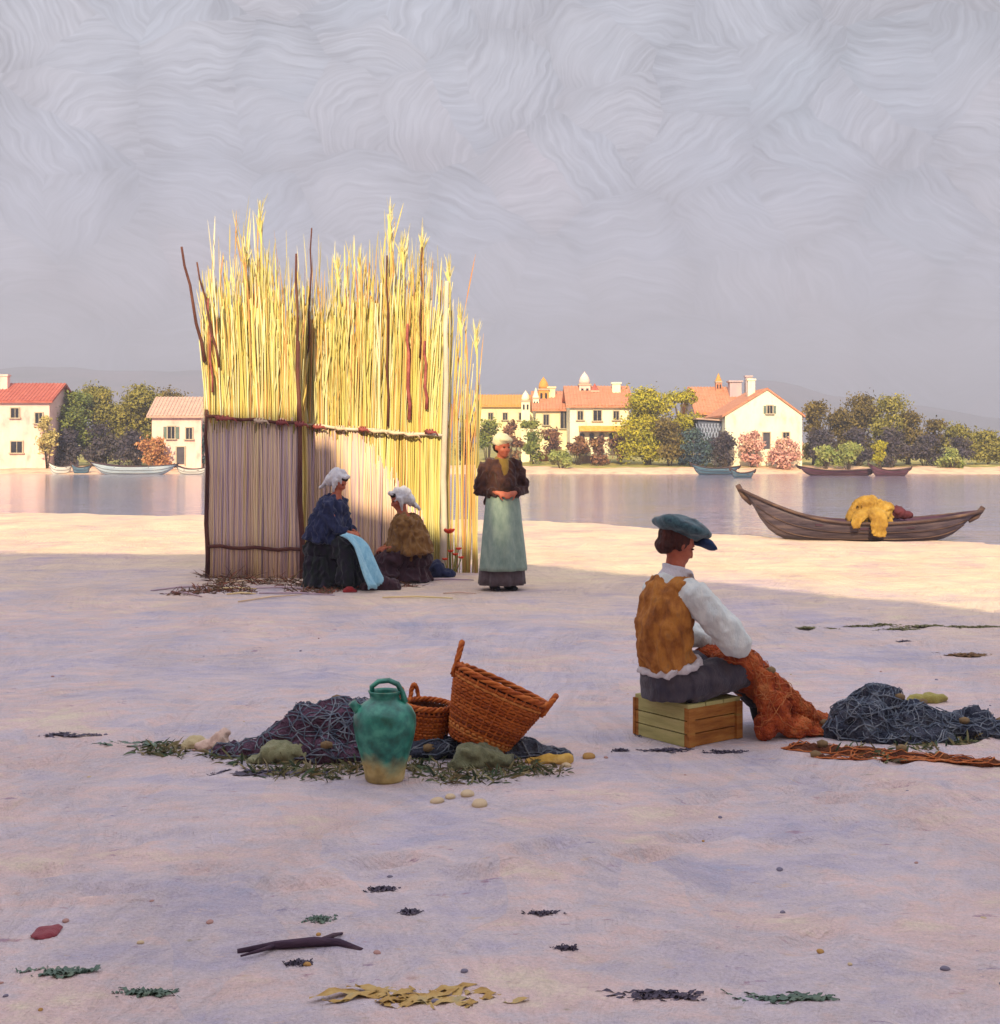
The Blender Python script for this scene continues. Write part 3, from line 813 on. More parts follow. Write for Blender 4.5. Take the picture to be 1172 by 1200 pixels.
# ------------------------------------------------------------------ boats
def boat_hull(L, B, H, bow, stern, nb=26, sec=8, sharp=2.4):
    def half(t): return B / 2 * max(0, 1 - abs(2 * t - 1) ** sharp) ** .8 + .012
    def sheer(t):
        a = max(0, .5 - t) * 2; b = max(0, t - .5) * 2
        return H + bow * a ** 2.4 + stern * b ** 2.4
    def keel(t):
        a = abs(2 * t - 1)
        return 0 + (sheer(t) * .75) * a ** 5
    mb = MB(); v = []
    for i in range(nb + 1):
        t = i / nb
        x = (t - .5) * L
        for k in range(-sec, sec + 1):
            s = k / sec
            yy = half(t) * math.copysign(abs(s) ** .7, s)
            zz = keel(t) + (sheer(t) - keel(t)) * abs(s) ** 2.0
            x2 = x + (t - .5) * .12 * L * (abs(s) ** 2) * abs(2 * t - 1) ** 3
            v.append((x2, yy, zz))
    n = 2 * sec + 1
    f = [(i * n + k, (i + 1) * n + k, (i + 1) * n + k + 1, i * n + k + 1) for i in range(nb) for k in range(n - 1)]
    mb.add(v, f)
    return mb, half, sheer, keel, v, n, nb
def boat(name, label, loc, rz, L, B, H, bow, stern, hm, im, rm, thw=3, cat='boat', group=None, strakes=True):
    t = thing(name, label, cat, loc, rz, group)
    mb, half, sheer, keel, v, n, nb = boat_hull(L, B, H, bow, stern)
    o = mb.build('hull', hm, t, fixn=True)
    o.data.materials.append(im)
    md = o.modifiers.new('skin', 'SOLIDIFY'); md.thickness = .035; md.offset = -1; md.material_offset = 1; md.material_offset_rim = 0
    for s in (0, n - 1):
        pts = [Vector(v[i * n + s]) for i in range(nb + 1)]
        sg = -1 if s == 0 else 1
        MB().loft([p + Vector((0, sg * .012, .0)) for p in pts], (.03, .04), n=8, side=(0, 0, 1)).build('gunwale', rm, t)
    if strakes:
        sb = MB()
        for s in (2, 4, n - 3, n - 5):
            sg = -1 if s < n // 2 else 1
            sb.loft([Vector(v[i * n + s]) + Vector((0, sg * .008, 0)) for i in range(1, nb)], .012, n=5, side=(0, 0, 1))
        sb.build('strake', rm, o)
    for e, i in ((-1, 0), (1, nb)):
        top = Vector(v[i * n]); bot = Vector(v[i * n + n // 2])
        MB().loft([bot + Vector((e * .0, 0, -.02)), (bot + top) / 2 + Vector((e * .03, 0, -.02)), top + Vector((e * .03, 0, .08))], (.035, .05), n=8).build('stem' if e < 0 else 'sternpost', rm, t)
    for k in range(thw):
        tt = .3 + .4 * k / max(1, thw - 1)
        MB().box(((tt - .5) * L, 0, sheer(tt) - .1), (.2, 2 * half(tt) * .93, .03)).build('thwart', im, t, smooth=False)
    return t
m_hull_d = mat('hull_tarred', ['2a2430', '3d3442', '564a54', '6a5a5c'], scale=2.0, stretch=(.5, 2, 6), rough=.55, bump=.25, bdist=.01, spec=.4)
m_hull_in = mat('hull_inside', ['2a1c28', '40283a', '523844'], scale=3, stretch=(.5, 2, 3), rough=.7)
m_rail = mat('rail_wood', ['2e2228', '4a3836', '6a5448'], scale=4, stretch=(.3, 2, 2), rough=.6)
m_hull_b = mat('hull_pale_blue', ['8fa2b8', 'b5c4d2', 'd0d6dc'], scale=1.5, stretch=(.4, 2, 5), rough=.5)
m_hull_w = mat('hull_white', ['c6c2c0', 'dcd8d4'], scale=1.5, stretch=(.4, 2, 5), rough=.5)
m_hull_bl = mat('hull_blue', ['2c4660', '48647c', '7890a0'], scale=1.5, stretch=(.4, 2, 5), rough=.5)
m_hull_pu = mat('hull_plum', ['3e2234', '5a3448', '7a5866'], scale=1.5, stretch=(.4, 2, 5), rough=.5)

bq = P(1006, 633, 23.6)
nb_ = boat('rowing_boat', 'dark tarred wooden rowing boat beached at the water edge, bow raised', (bq.x + .02, 23.6, -.16), R(-4), 3.92, 1.1, .40, .60, .20, m_hull_d, m_hull_in, m_rail)
# yellow sailcloth hanging over its side
m_yel = mat('sailcloth_yellow', ['6e4e20', '86662a', '9c7c38', 'aa8e52'], scale=3, bump=.5, bdist=.03, rough=.85)
t = thing('sailcloth', 'heap of yellow sailcloth draped over the side of the dark rowing boat', 'cloth', P(1020, 605, 23.35))
mb = MB()
for k in range(12):
    mb.ell((random.uniform(-.3, .28), random.uniform(-.12, .3), random.uniform(-.05, .16)), (random.uniform(.14, .2), random.uniform(.12, .2), random.uniform(.1, .16)))
mb.ell((-.06, .0, .22), (.2, .18, .15)); mb.ell((.26, .05, .12), (.15, .15, .12)); mb.ell((.0, -.15, .02), (.3, .2, .12))
mb.loft([(-.02, -.12, .1), (.02, -.36, .04), (.05, -.42, -.12), (.04, -.40, -.34)], [(.17, .1), (.18, .07), (.16, .06), (.11, .045)], side=(1, 0, 0))
mb.loft([(-.15, -.1, .06), (-.3, -.33, .0), (-.38, -.40, -.1), (-.36, -.40, -.2)], [(.14, .08), (.12, .06), (.09, .05), (.07, .04)], side=(1, 0, 0))
for k in range(15):
    a = 2 * PI * k / 15 + random.uniform(-.15, .15)
    e = Vector((math.cos(a) * .42, .05 + math.sin(a) * .34, -.06 if math.sin(a) > -.3 else -.2))
    c0 = Vector((random.uniform(-.12, .1), random.uniform(-.02, .1), .35))
    m1 = c0.lerp(e, .5) + Vector((0, 0, .12)); m2 = c0.lerp(e, .8) + Vector((0, -.02, .1))
    mb.loft([c0, m1, m2, e], [.04, .045, .04, .03], n=8)
for k in range(6):
    x = -.12 + .05 * k
    mb.loft([(x, -.28, .1), (x + .01, -.4, .02), (x + .02, -.455, -.15), (x * .8 + .03, -.44, -.36 + .05 * random.random())], [.03, .03, .026, .02], n=8)
fuse(mb, 'folds', m_yel, t, vox=.014, it=2, disp=.016, dscale=9, crease=.022)
# coat bundle behind the cloth
t = thing('bundle', 'small dark red bundle lying in the boat right of the yellow sailcloth', 'bundle', P(1052, 600, 23.6))
mb = MB().ell((0, 0, 0), (.16, .15, .12)).ell((.14, 0, -.05), (.14, .12, .09)).ell((-.12, .02, -.04), (.12, .1, .1))
fuse(mb, 'cloth', mat('coat_dark_red', ['3c1a24', '5a2830'], scale=5), t, vox=.02, disp=.03, dscale=9)

def fboat(label, px0, px1, wl, hm, L=None, rz=0, H=.38, bow=.3, stern=.15, Y=None):
    if Y is None: Y = (EYE - WZ) * F / (wl - HOR)
    q = P((px0 + px1) / 2, wl, Y)
    L = (px1 - px0) * Y / F * .95
    boat('moored_boat', label, (q.x, Y, WZ - .1), rz, L, min(1.4, L * .3), H, bow, stern, hm, m_hull_in, m_rail, thw=2, group='small boats moored along the far bank')
fboat('long white and pale blue boat moored below the left trees', 108, 206, 556, m_hull_b, Y=82.5, H=.62)
fboat('small white boat moored beside the cream house', 58, 84, 553, m_hull_w, Y=83.5, rz=R(25), H=.6)
fboat('tiny blue boat between the cream house and the long pale boat', 84, 106, 553, m_hull_bl, Y=83.5, H=.55)
fboat('white boat moored in front of the pink cottage', 206, 244, 556, m_hull_w, Y=82.8, H=.45)
fboat('blue dinghy in front of the violet-dark bush', 811, 866, 557, m_hull_bl, Y=81.5, H=.52)
fboat('small slate boat just below the blue dinghy', 856, 884, 564, m_hull_bl, Y=73, H=.38)
fboat('long plum-coloured boat under the right-hand trees', 936, 1030, 560, m_hull_pu, Y=79, H=.42)
fboat('shorter plum boat with high bow at the far right of the moored row', 1018, 1068, 560, m_hull_pu, Y=78.2, H=.45, bow=.4, rz=R(8))

# ------------------------------------------------------------------ reed shelter
m_reed = mat('reed_cane', [(.02, '84463a'), (.08, 'aa6a52'), (.16, 'bb8a58'), (.32, 'c0ae60'), (.52, 'c8bc74'), (.72, 'cec898'), (.9, 'd4cdb2'), (1, 'a8ac94')], scale=3, stretch=(3, 3, .5), rough=.6, bump=.2, bdist=.004, attr='tint')
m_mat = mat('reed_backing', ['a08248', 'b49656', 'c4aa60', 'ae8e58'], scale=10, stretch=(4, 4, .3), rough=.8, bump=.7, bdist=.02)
m_pole_d = mat('dark_pole', ['3a2424', '5a3630', '6e4a3c'], scale=6, stretch=(1, 1, .3))
m_pole_p = mat('pale_pole', ['a89c8c', 'c0b4a2', 'cec2b4'], scale=6, stretch=(1, 1, .3))
m_band = mat('band_red', ['6c3438', '8e4a48', 'a86458'], scale=8, bump=.4)
m_band_w = mat('band_cream', ['b8a48c', 'c8b49c', 'c09480'], scale=8, bump=.4)
YL, YR = 15.75, 16.35
S0 = Vector(((375 - 586) * 16 / F, YL, 0))
sh = thing('reed_shelter', 'tall fisherman\'s shelter of yellow reeds with ragged tops and tied middle rail', 'shelter', S0)
def LX(px, Y): return (px - 586) * Y / F - S0.x
def ZY(py, Y): return EYE + (HOR - py) * Y / F
def cane(mb, x, y, h, lean, r, tint, z0=-.05, plume=False, segs=5):
    pts = []; rr = []
    bx, by = lean
    for i in range(segs + 1):
        q = i / segs
        zz = z0 + (h - z0) * q
        bend = max(0, zz - 1.6) ** 1.6
        pts.append((x + bx * bend + .012 * math.sin(zz * 3 + x * 40), y + by * bend, zz))
        rr.append(r * (1 - .6 * max(0, q - .45)))
    mb.loft(pts, rr, n=5, col=tint)
    return pts
def blade(mb, p, d, L, wd, tint, droop=.3):
    p = Vector(p); d = Vector(d).normalized()
    sd = d.cross(Vector((random.uniform(-1, 1), random.uniform(-1, 1), .2))).normalized() * wd
    v = []
    for i in range(5):
        q = i / 4
        c = p + d * L * q + Vector((0, 0, -droop * L * q * q)) + Vector((d.x, d.y, 0)) * droop * .4 * L * q * q
        ww = math.sin(PI * (q * .85 + .12)) ** .7
        v += [c - sd * ww, c + sd * ww]
    mb.add(v, [(2 * i, 2 * i + 1, 2 * i + 3, 2 * i + 2) for i in range(4)], tint)
def envelope(px):
    pts = [(236, 330), (262, 312), (285, 300), (303, 268), (316, 300), (340, 322), (352, 330), (380, 326), (410, 316), (432, 300), (455, 275), (470, 302), (490, 298), (505, 318), (522, 326), (535, 350), (562, 400)]
    for (a, ya), (b, yb) in zip(pts, pts[1:]):
        if px <= b: break
    q = min(max((px - a) / (b - a), 0), 1)
    return ya + (yb - ya) * q
m_reed_shade = mat('reed_shade_mauve', [(.02, '96544e'), (.15, 'a690a0'), (.35, 'c2a8a8'), (.55, 'd6b8a0'), (.75, 'dec69c'), (.95, 'e4cc84')], scale=3, stretch=(3, 3, .5), rough=.75, bump=.2, bdist=.004, attr='tint')  # mauve shade tones put into the reed colour; fallen stalks share it
def reed_panel(name, p0, p1, Y, n, layers=3, backing=True, sparse=False, y1=None):
    mb = MB()
    for l in range(layers):
        for k in range(n):
            u = (k + random.uniform(0, 1)) / n
            px = p0 + (p1 - p0) * u
            yy = Y + (0 if y1 is None else (y1 - Y) * u)
            x = LX(px, yy); y = yy - S0.y + l * .035 + random.uniform(-.015, .015)
            r_ = random.random()
            e = envelope(px)
            top = e + (random.uniform(-6, 30) if r_ < .12 else 38 + abs(random.gauss(0, 28)) if r_ < .8 else random.uniform(40, 130))
            if sparse: top += random.uniform(0, 70)
            h = ZY(top, yy)
            le = (px - 375) / 150
            lean = (le * .035 + random.gauss(0, .011), random.gauss(0, .012))
            tint = min(1, max(0, random.gauss(.52, .27)))
            if random.random() < .12: tint = random.uniform(0, .14)
            r0 = random.uniform(.006, .014) * (.75 if r_ < .12 else 1)
            pts = cane(mb, x, y, h, lean, r0, tint)
            for q in range(random.choice((1, 2, 2, 3))):
                i = random.choice((3, 4, 4, 5)) if h > 2.4 else 4
                blade(mb, pts[i], (random.gauss(0, .09) + lean[0], random.gauss(0, .09), 1), random.uniform(.3, .75), random.uniform(.005, .012), min(1, max(0, tint + random.gauss(.05, .15))), droop=random.uniform(0, .12))
    o = mb.build(name, m_reed, sh)
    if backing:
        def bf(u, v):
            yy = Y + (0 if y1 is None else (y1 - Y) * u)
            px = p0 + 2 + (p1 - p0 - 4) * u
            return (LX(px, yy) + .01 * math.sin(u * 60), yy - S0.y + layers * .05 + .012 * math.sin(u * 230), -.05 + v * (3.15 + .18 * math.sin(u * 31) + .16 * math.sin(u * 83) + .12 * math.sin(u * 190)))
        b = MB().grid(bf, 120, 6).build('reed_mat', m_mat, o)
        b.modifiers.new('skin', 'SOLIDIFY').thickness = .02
    return o
def shade_panel(p0, p1, Y, n, ytop):
    """added row of stalks, shade painted in their mauve, over the lower half"""
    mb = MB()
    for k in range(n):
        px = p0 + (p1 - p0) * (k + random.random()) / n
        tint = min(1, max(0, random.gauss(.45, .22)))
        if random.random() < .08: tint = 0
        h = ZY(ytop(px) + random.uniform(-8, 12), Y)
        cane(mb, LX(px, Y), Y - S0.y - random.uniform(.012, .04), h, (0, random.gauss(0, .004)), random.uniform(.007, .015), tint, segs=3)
    return mb.build('shade_screen', m_reed_shade, sh)
reed_panel('reed_panel', 241, 353, YL, 105, layers=4)
reed_panel('reed_panel', 356, 516, YR, 140, layers=4)
reed_panel('reed_panel', 353, 358, YL + .05, 20, layers=2, y1=YR, backing=True)
reed_panel('reed_fringe', 516, 562, YR + .1, 16, layers=2, backing=False, sparse=True)
shade_panel(241, 352, YL, 150, lambda p: 497)
shade_panel(358, 498, YR, 170, lambda p: 506 if p < 422 else 506 + (p - 422) * 1.35 + 6 * math.sin(p * .9))  # slanted top follows the edge of the painted shade
# a low skirt of broken stalks and weed at the foot
# rails and bindings
def rail(px0, y0, px1, y1, Y, m, r=.02, dy=-.06):
    a = Vector((LX(px0, Y), Y - S0.y + dy, ZY(y0, Y))); b = Vector((LX(px1, Y), Y - S0.y + dy, ZY(y1, Y)))
    pts = [a.lerp(b, i / 8) + Vector((0, 0, .012 * math.sin(i * 1.9))) for i in range(9)]
    return MB().loft(pts, r, n=8, side=(0, 0, 1)).build('rail', m, sh)
r1 = rail(243, 488, 357, 497, YL, m_pole_d); r2 = rail(354, 498, 520, 511, YR, m_pole_p)
rail(246, 640, 354, 644, YL, m_pole_d, .022)
for px, py, Y, m, s in [(262, 490, YL, m_band, 1.6), (305, 493, YL, m_band_w, 1.1), (330, 495, YL, m_band, .9), (352, 497, YL, m_band, 1), (372, 500, YR, m_band, 1.1), (398, 502, YR, m_band_w, .9), (425, 503, YR, m_band, .8), (440, 505, YR, m_band_w, 1.4), (462, 507, YR, m_band_w, 1.5), (480, 509, YR, m_band_w, 1.2), (503, 506, YR, m_band, 1)]:
    c = Vector((LX(px, Y), Y - S0.y - .06, ZY(py, Y)))
    b = MB()
    for k in range(3):
        b.loft([c + Vector(((k - 1) * .035 * s + .01 * math.cos(a), .032 * math.sin(a) , .032 * math.cos(a))) for a in np.linspace(0, 2 * PI, 10)], (.012, .008), n=6, side=(1, 0, 0))
    b.loft([c + Vector((-.05 * s, -.05, .01)), c + Vector((.0, -.075, -.01)), c + Vector((.09 * s, -.06, -.005)), c + Vector((.12 * s, -.05, -.05))], [(.014, .008), (.02, .012), (.015, .01), (.007, .005)], side=(0, 0, 1))
    b.build('binding', m, sh)
# posts and the bare poles that stick out of the top
def pole(px0, y0, px1, y1, Y, m, r, dy=-.05, name='pole'):
    a = Vector((LX(px0, Y), Y - S0.y + dy, ZY(y0, Y))); b = Vector((LX(px1, Y), Y - S0.y + dy, ZY(y1, Y)))
    pts = [a.lerp(b, i / 6) + Vector((.012 * math.sin(i * 2.1), 0, 0)) for i in range(7)]
    MB().loft(pts, [r * (1 - .06 * i) for i in range(7)], n=8).build(name, m, sh)
pole(355, 682, 350, 400, YL, m_pole_d, .035, name='post'); pole(244, 680, 243, 480, YL, m_pole_d, .03, name='post'); pole(519, 672, 524, 330, YR, m_pole_p, .045, name='post')
for a in [(241, 424, 214, 290, YL, m_pole_d, .022), (258, 430, 232, 308, YL, m_pole_d, .016), (350, 500, 348, 298, YL, m_pole_d, .02), (362, 420, 366, 268, YR, m_pole_d, .014), (455, 500, 454, 300, YR, m_pole_d, .016), (480, 492, 478, 380, YR, m_band, .025), (500, 480, 498, 400, YR, m_band, .022), (250, 460, 245, 350, YL, m_band, .014), (492, 420, 495, 290, YR, m_pole_d, .012)]:
    pole(*a)
# plume heads
pl = MB()
for px, py, Y, L in [(303, 262, YL, .5), (455, 270, YR, .6), (470, 300, YR, .4), (524, 325, YR, .35), (538, 382, YR, .3), (493, 296, YR, .3), (420, 318, YR, .35), (285, 312, YL, .3), (394, 322, YR, .35), (556, 402, YR, .3)]:
    c = Vector((LX(px, Y), Y - S0.y, ZY(py, Y)))
    pl = MB()
    pl.loft([c + Vector((0, 0, L * .35)), c + Vector((.02, 0, 0)), c + Vector((.035, 0, -L * .5)), c + Vector((.03, 0, -1.6))], [.006, .026, .012, .007], n=6, col=.55)
    for k in range(40):
        q = random.uniform(-.5, .35)
        blade(pl, c + Vector((.02, 0, q * L)), (random.gauss(0, .16), random.gauss(0, .16), 1), random.uniform(.12, .3), .006, random.uniform(.4, .9), .1)
    pl.build('plume', m_reed, sh)

# weeds and driftwood at the shelter's foot
m_weed = mat('dry_weed', [(.05, '4a2c34'), (.3, '5a4438'), (.5, '6e5a40'), (.8, '8a4a3c'), (1, '5a6040')], scale=5, attr='tint', bump=0)
def tuft(name, label, loc, n, h, spread, m, cat='weed', group=None, seed=0):
    random.seed(seed)
    t = MB()
    for k in range(n):
        a = random.uniform(0, 2 * PI); r = spread * random.random() ** .6
        blade(t, (r * math.cos(a), r * math.sin(a), -.01), (random.gauss(0, .9), random.gauss(0, .9), .8), random.uniform(.35, 1.2) * h, random.uniform(.003, .008), random.random(), random.uniform(.1, .7))
    o = t.build(name, m, None, loc=loc)
    return tag(o, label, cat, group)
for i, (px, py) in enumerate([(246, 676), (262, 682), (284, 678), (308, 684), (330, 682), (350, 686)]):
    tuft('weed_tuft', 'dry reddish weed tuft growing along the foot of the reed shelter', GP(px, py), 46, .28, .17, m_weed, group='weeds along the shelter foot', seed=300 + i)
rl = random.Random(77)
for k in range(16):
    px = rl.uniform(205, 540); py = rl.uniform(682, 697)
    tuft('weed_tuft', 'flat dry weed tuft lying on the sand before the reed shelter', GP(px, py), 70, .13, .2, m_weed, group='weeds before the shelter', seed=350 + k)
lt = MB()
for k in range(14):
    px = rl.uniform(190, 545); py = rl.uniform(680, 702)
    q = GP(px, py); a = rl.gauss(0, .4); L = rl.uniform(.15, .45); d = Vector((math.cos(a), math.sin(a), 0)) * L
    o = MB().loft([(-d.x, -d.y, .01), (0, .01, .022), (d.x, d.y, .008)], [.008, .011, .006], n=6, col=rl.random()).build('reed_stalk', m_reed_shade, None, loc=(q.x, q.y, near_z(q.x, q.y)))
    tag(o, 'fallen reed stalk lying on the sand in front of the shelter', 'reed', 'fallen reed stalks before the shelter')
# red poppies
t = thing('poppy_plant', 'red poppies growing at the right foot of the reed shelter', 'flower', GP(528, 676))
m_red = mat('poppy_petal', ['b03020', 'cc4028', 'd65a3c'], scale=9, bump=0); m_stem = mat('poppy_stem', ['5c6a34', '7a7a40'], scale=9, bump=0)
for k, (dx, hz_) in enumerate([(-.02, .55), (.06, .26), (.1, .33), (.0, .3), (-.07, .2), (.13, .22)]):
    s = MB().loft([(dx * .2, 0, 0), (dx * .7, .01, hz_ * .5), (dx, 0, hz_)], .006, n=5).build('stem', m_stem, t)
    f = MB()
    rr = .06 if k == 0 else .032
    for j in range(5):
        a = 2 * PI * j / 5
        f.ell((dx + math.cos(a) * rr * .6, math.sin(a) * rr * .6, hz_ + .02), (rr * .75, rr * .55, rr * .35), Matrix.Rotation(a, 3, 'Z') @ Matrix.Rotation(R(-35), 3, 'Y'), nu=8, nv=6)
    f.build('flower', m_red, s)

# ------------------------------------------------------------------ people
m_skin = mat('skin_weathered', ['84503c', '9a6048', 'aa7054'], scale=14, rough=.55, bump=.1, bdist=.003, spec=.35)
m_skin_r = mat('skin_flushed', ['8f4a36', 'a65840', 'b46c50'], scale=14, rough=.55, bump=.1, bdist=.003, spec=.35)
def cloth(name, stops, scale=6, bump=.5):
    st_ = [(.12 + .76 * i / (len(stops) - 1), c) for i, c in enumerate(stops)]
    return mat(name, st_, scale=scale * 3.2, rough=.92, bump=.7, bdist=.008, sheen=.15, bscale=scale * 16, stretch=(1, 1, .45), detail=8)

def head_into(mb, c, yaw=0, pitch=0, roll=0, s=1.0):
    """adult head, about .22 m tall, looking along +x before rotation"""
    M = Matrix.Rotation(yaw, 3, 'Z') @ Matrix.Rotation(pitch, 3, 'Y') @ Matrix.Rotation(roll, 3, 'X')
    c = Vector(c)
    def q(x, y, z): return c + M @ Vector((x * s, y * s, z * s))
    mb.ell(q(-.012, 0, .02), (.098 * s, .078 * s, .098 * s), M)
    mb.ell(q(.03, 0, -.045), (.062 * s, .058 * s, .07 * s), M)
    mb.ell(q(.062, 0, -.088), (.028 * s, .03 * s, .024 * s), M)          # chin
    mb.ell(q(.072, 0, .022), (.02 * s, .052 * s, .014 * s), M)          # brow
    mb.loft([q(.078, 0, .015), q(.098, 0, -.012), q(.104, 0, -.03), q(.084, 0, -.04)], [.009 * s, .013 * s, .017 * s, .012 * s], n=8)
    for sd in (-1, 1):
        mb.ell(q(.058, sd * .04, -.03), (.028 * s, .022 * s, .024 * s), M)
        mb.ell(q(-.008, sd * .078, -.012), (.018 * s, .012 * s, .033 * s), M)
    mb.ell(q(.086, 0, -.06), (.012 * s, .024 * s, .007 * s), M); mb.ell(q(.083, 0, -.071), (.012 * s, .02 * s, .008 * s), M)
    return M, q
def hand_into(mb, wrist, d, palm, s=1.0, curl=.7, thumb=1):
    """palm, five separate bent fingers; d is the pointing direction, palm the palm's facing"""
    w = Vector(wrist); d = Vector(d).normalized(); pn = Vector(palm); pn = (pn - d * pn.dot(d)).normalized()
    sd = d.cross(pn) * thumb
    mb.loft([w - d * .03 * s, w + d * .03 * s, w + d * .085 * s], [(.024 * s, .019 * s), (.036 * s, .017 * s), (.04 * s, .014 * s)], side=sd)
    for k, (o, L) in enumerate([(.03, .07), (.011, .08), (-.009, .075), (-.028, .058)]):
        b = w + d * .075 * s + sd * o * s
        p1 = b + (d * math.cos(curl * .5) + pn * math.sin(curl * .5)) * L * .5 * s
        p2 = p1 + (d * math.cos(curl * 1.3) + pn * math.sin(curl * 1.3)) * L * .35 * s
        p3 = p2 + (d * math.cos(curl * 2) + pn * math.sin(curl * 2)) * L * .28 * s
        mb.loft([b, p1, p2, p3], [.0095 * s, .009 * s, .008 * s, .006 * s], n=8)
    b = w + d * .02 * s + sd * .03 * s
    mb.loft([b, b + (d * .5 + sd * .6 + pn * .3) * .045 * s, b + (d * .85 + sd * .55 + pn * .5) * .075 * s], [.013 * s, .011 * s, .008 * s], n=8)
def eyes(t, q, s=1.0):
    for sd in (-1, 1):
        MB().ell(q(.081, sd * .031, .004), (.008 * s, .011 * s, .006 * s), nu=8, nv=6).build('eye', mat('eye_dark', ['1a1210', '2a1c18'], scale=9, bump=0, rough=.2), t)

# ---- seated net mender
BX, BYY = (793 - 586) * 7 / F, 7.0
bt = thing('person', 'person in dark beret, brown waistcoat and white shirt sitting on a box mending nets', 'person', (BX, BYY, 0), R(28))
b = MB()
M, hq = head_into(b, (.005, 0, 1.075), yaw=R(-8), pitch=R(24))
b.loft([(-.03, 0, .84), (-.015, 0, .92), (-.0, 0, 1.01)], [(.075, .07), (.055, .055), (.052, .055)])
b.loft([(-.03, 0, .27), (-.05, 0, .36), (-.07, 0, .5), (-.07, 0, .64), (-.045, 0, .78), (-.025, 0, .86)], [(.15, .11), (.165, .12), (.145, .105), (.155, .115), (.17, .11), (.09, .08)])
RS, RE, RW = Vector((-.02, -.175, .83)), Vector((.2, -.255, .565)), Vector((.39, -.11, .475))
LS, LE, LW = Vector((-.02, .175, .83)), Vector((.2, .25, .56)), Vector((.40, .07, .475))
for S_, E_, W_, th in ((RS, RE, RW, -1), (LS, LE, LW, 1)):
    b.loft([S_ + Vector((-.0, -S_.y * .35, .01)), S_, S_.lerp(E_, .5), E_, E_.lerp(W_, .4), W_], [.055, .055, .046, .04, .04, .027], n=10)
    hand_into(b, W_, (W_ - E_) * .5 + Vector((.1, 0, -.04)), (0, -S_.y, -.35), thumb=th, curl=.75)
for s in (-1, 1):
    H0, K, A = Vector((-.02, s * .09, .33)), Vector((.40, s * .115, .39)), Vector((.70, s * .10, .09))
    b.loft([H0, H0.lerp(K, .5), K], [.085, .075, .058], n=10)
    b.loft([K, K.lerp(A, .35), A], [.056, .054, .036], n=10)
    b.loft([A + Vector((-.05, 0, -.03)), A + Vector((.05, 0, -.045)), A + Vector((.17, s * .02, -.035))], [(.036, .035), (.04, .032), (.03, .018)], n=8)
fuse(b, 'body', m_skin_r, bt, vox=.0085, it=3)
eyes(bt, hq)
# hair: back and sides below the beret
h = MB()
h.ell(hq(-.03, 0, .03), (.098, .09, .09), M); h.ell(hq(-.07, 0, -.035), (.05, .07, .05), M)
for s in (-1, 1): h.ell(hq(-.015, s * .075, .0), (.035, .018, .045), M)
fuse(h, 'hair', mat('hair_auburn', ['2c1410', '42201a', '5a2c20'], scale=22, rough=.6, bump=.7, stretch=(1, 1, .2)), bt, vox=.009, it=2, disp=.006, dscale=30)
# beret: wide soft dome with a band and a drooping front
bm_ = MB(); Mb = M @ Matrix.Rotation(R(-8), 3, 'Y')
def bq_(x, y, z): return hq(0, 0, .085) + Mb @ Vector((x, y, z))
bm_.ell(bq_(-.01, 0, .01), (.175, .165, .05), Mb); bm_.ell(bq_(.0, 0, .035), (.115, .12, .04), Mb); bm_.ell(bq_(-.09, -.03, .02), (.09, .1, .045), Mb)
bm_.loft([bq_(-.0, 0, -.045), bq_(0, 0, 0)], [(.092, .1), (.1, .11)], n=16)
fuse(bm_, 'beret', mat('beret_felt', ['1c2c34', '2c434c', '426068', '2a3a4c'], scale=26, rough=.95, bump=.6, sheen=.3, bdist=.006, bscale=140), bt, vox=.011, it=4, disp=.012, dscale=11)
pk = MB().loft([bq_(.09, 0, -.035), bq_(.15, 0, -.035), bq_(.21, 0, -.055)], [(.1, .03), (.095, .028), (.055, .016)], side=Mb @ Vector((0, 1, 0)), n=14)
fuse(pk, 'cap_peak', mat('peak_navy', ['18223c', '243a5e', '2c4668'], scale=14, rough=.8), bt, vox=.009, it=3)
# shirt
s_ = MB()
s_.loft([(-.05, 0, .38), (-.075, 0, .5), (-.075, 0, .64), (-.05, 0, .78), (-.03, 0, .875), (-.0, 0, .91)], [(.165, .125), (.155, .118), (.165, .125), (.178, .12), (.1, .09), (.066, .066)])
for S_, E_, W_ in ((RS, RE, RW), (LS, LE, LW)):
    s_.loft([S_ + Vector((0, -S_.y * .35, .015)), S_, S_.lerp(E_, .35) + Vector((-.01, 0, .0)), S_.lerp(E_, .75), E_ + Vector((.0, 0, -.012)), E_.lerp(W_, .3), E_.lerp(W_, .62), E_.lerp(W_, .74)],
            [.066, .076, .085, .088, .085, .074, .056, .047], n=14)
for k in range(8):
    S_, E_ = (RS, RE) if k % 2 else (LS, LE)
    s_.ell(S_.lerp(E_, random.uniform(.3, 1)) + Vector((random.uniform(-.03, .03), random.uniform(-.05, .05), -.03)), (.05, .05, .06))
m_shirt = cloth('shirt_white', ['aab2b4', 'c2c8c8', 'd2d4d0', 'bfc2c6'], 7)
fuse(s_, 'shirt', m_shirt, bt, vox=.010, it=2, disp=.008, dscale=14, crease=.011)
cb = MB(); cb.loft([(-.03, 0, .885), (-.015, 0, .93), (-.008, 0, .955)], [(.085, .082), (.07, .07), (.074, .075)], n=18)
cb.loft([(.035, -.06, .93), (.08, -.04, .88)], [(.035, .014), (.01, .01)], side=(0, 1, 0)); cb.loft([(.035, .06, .93), (.08, .04, .88)], [(.035, .014), (.01, .01)], side=(0, 1, 0))
fuse(cb, 'collar', cloth('collar_white', ['b8b8c4', 'd4ccd0'], 9), bt, vox=.01, it=2, disp=.006, dscale=20)
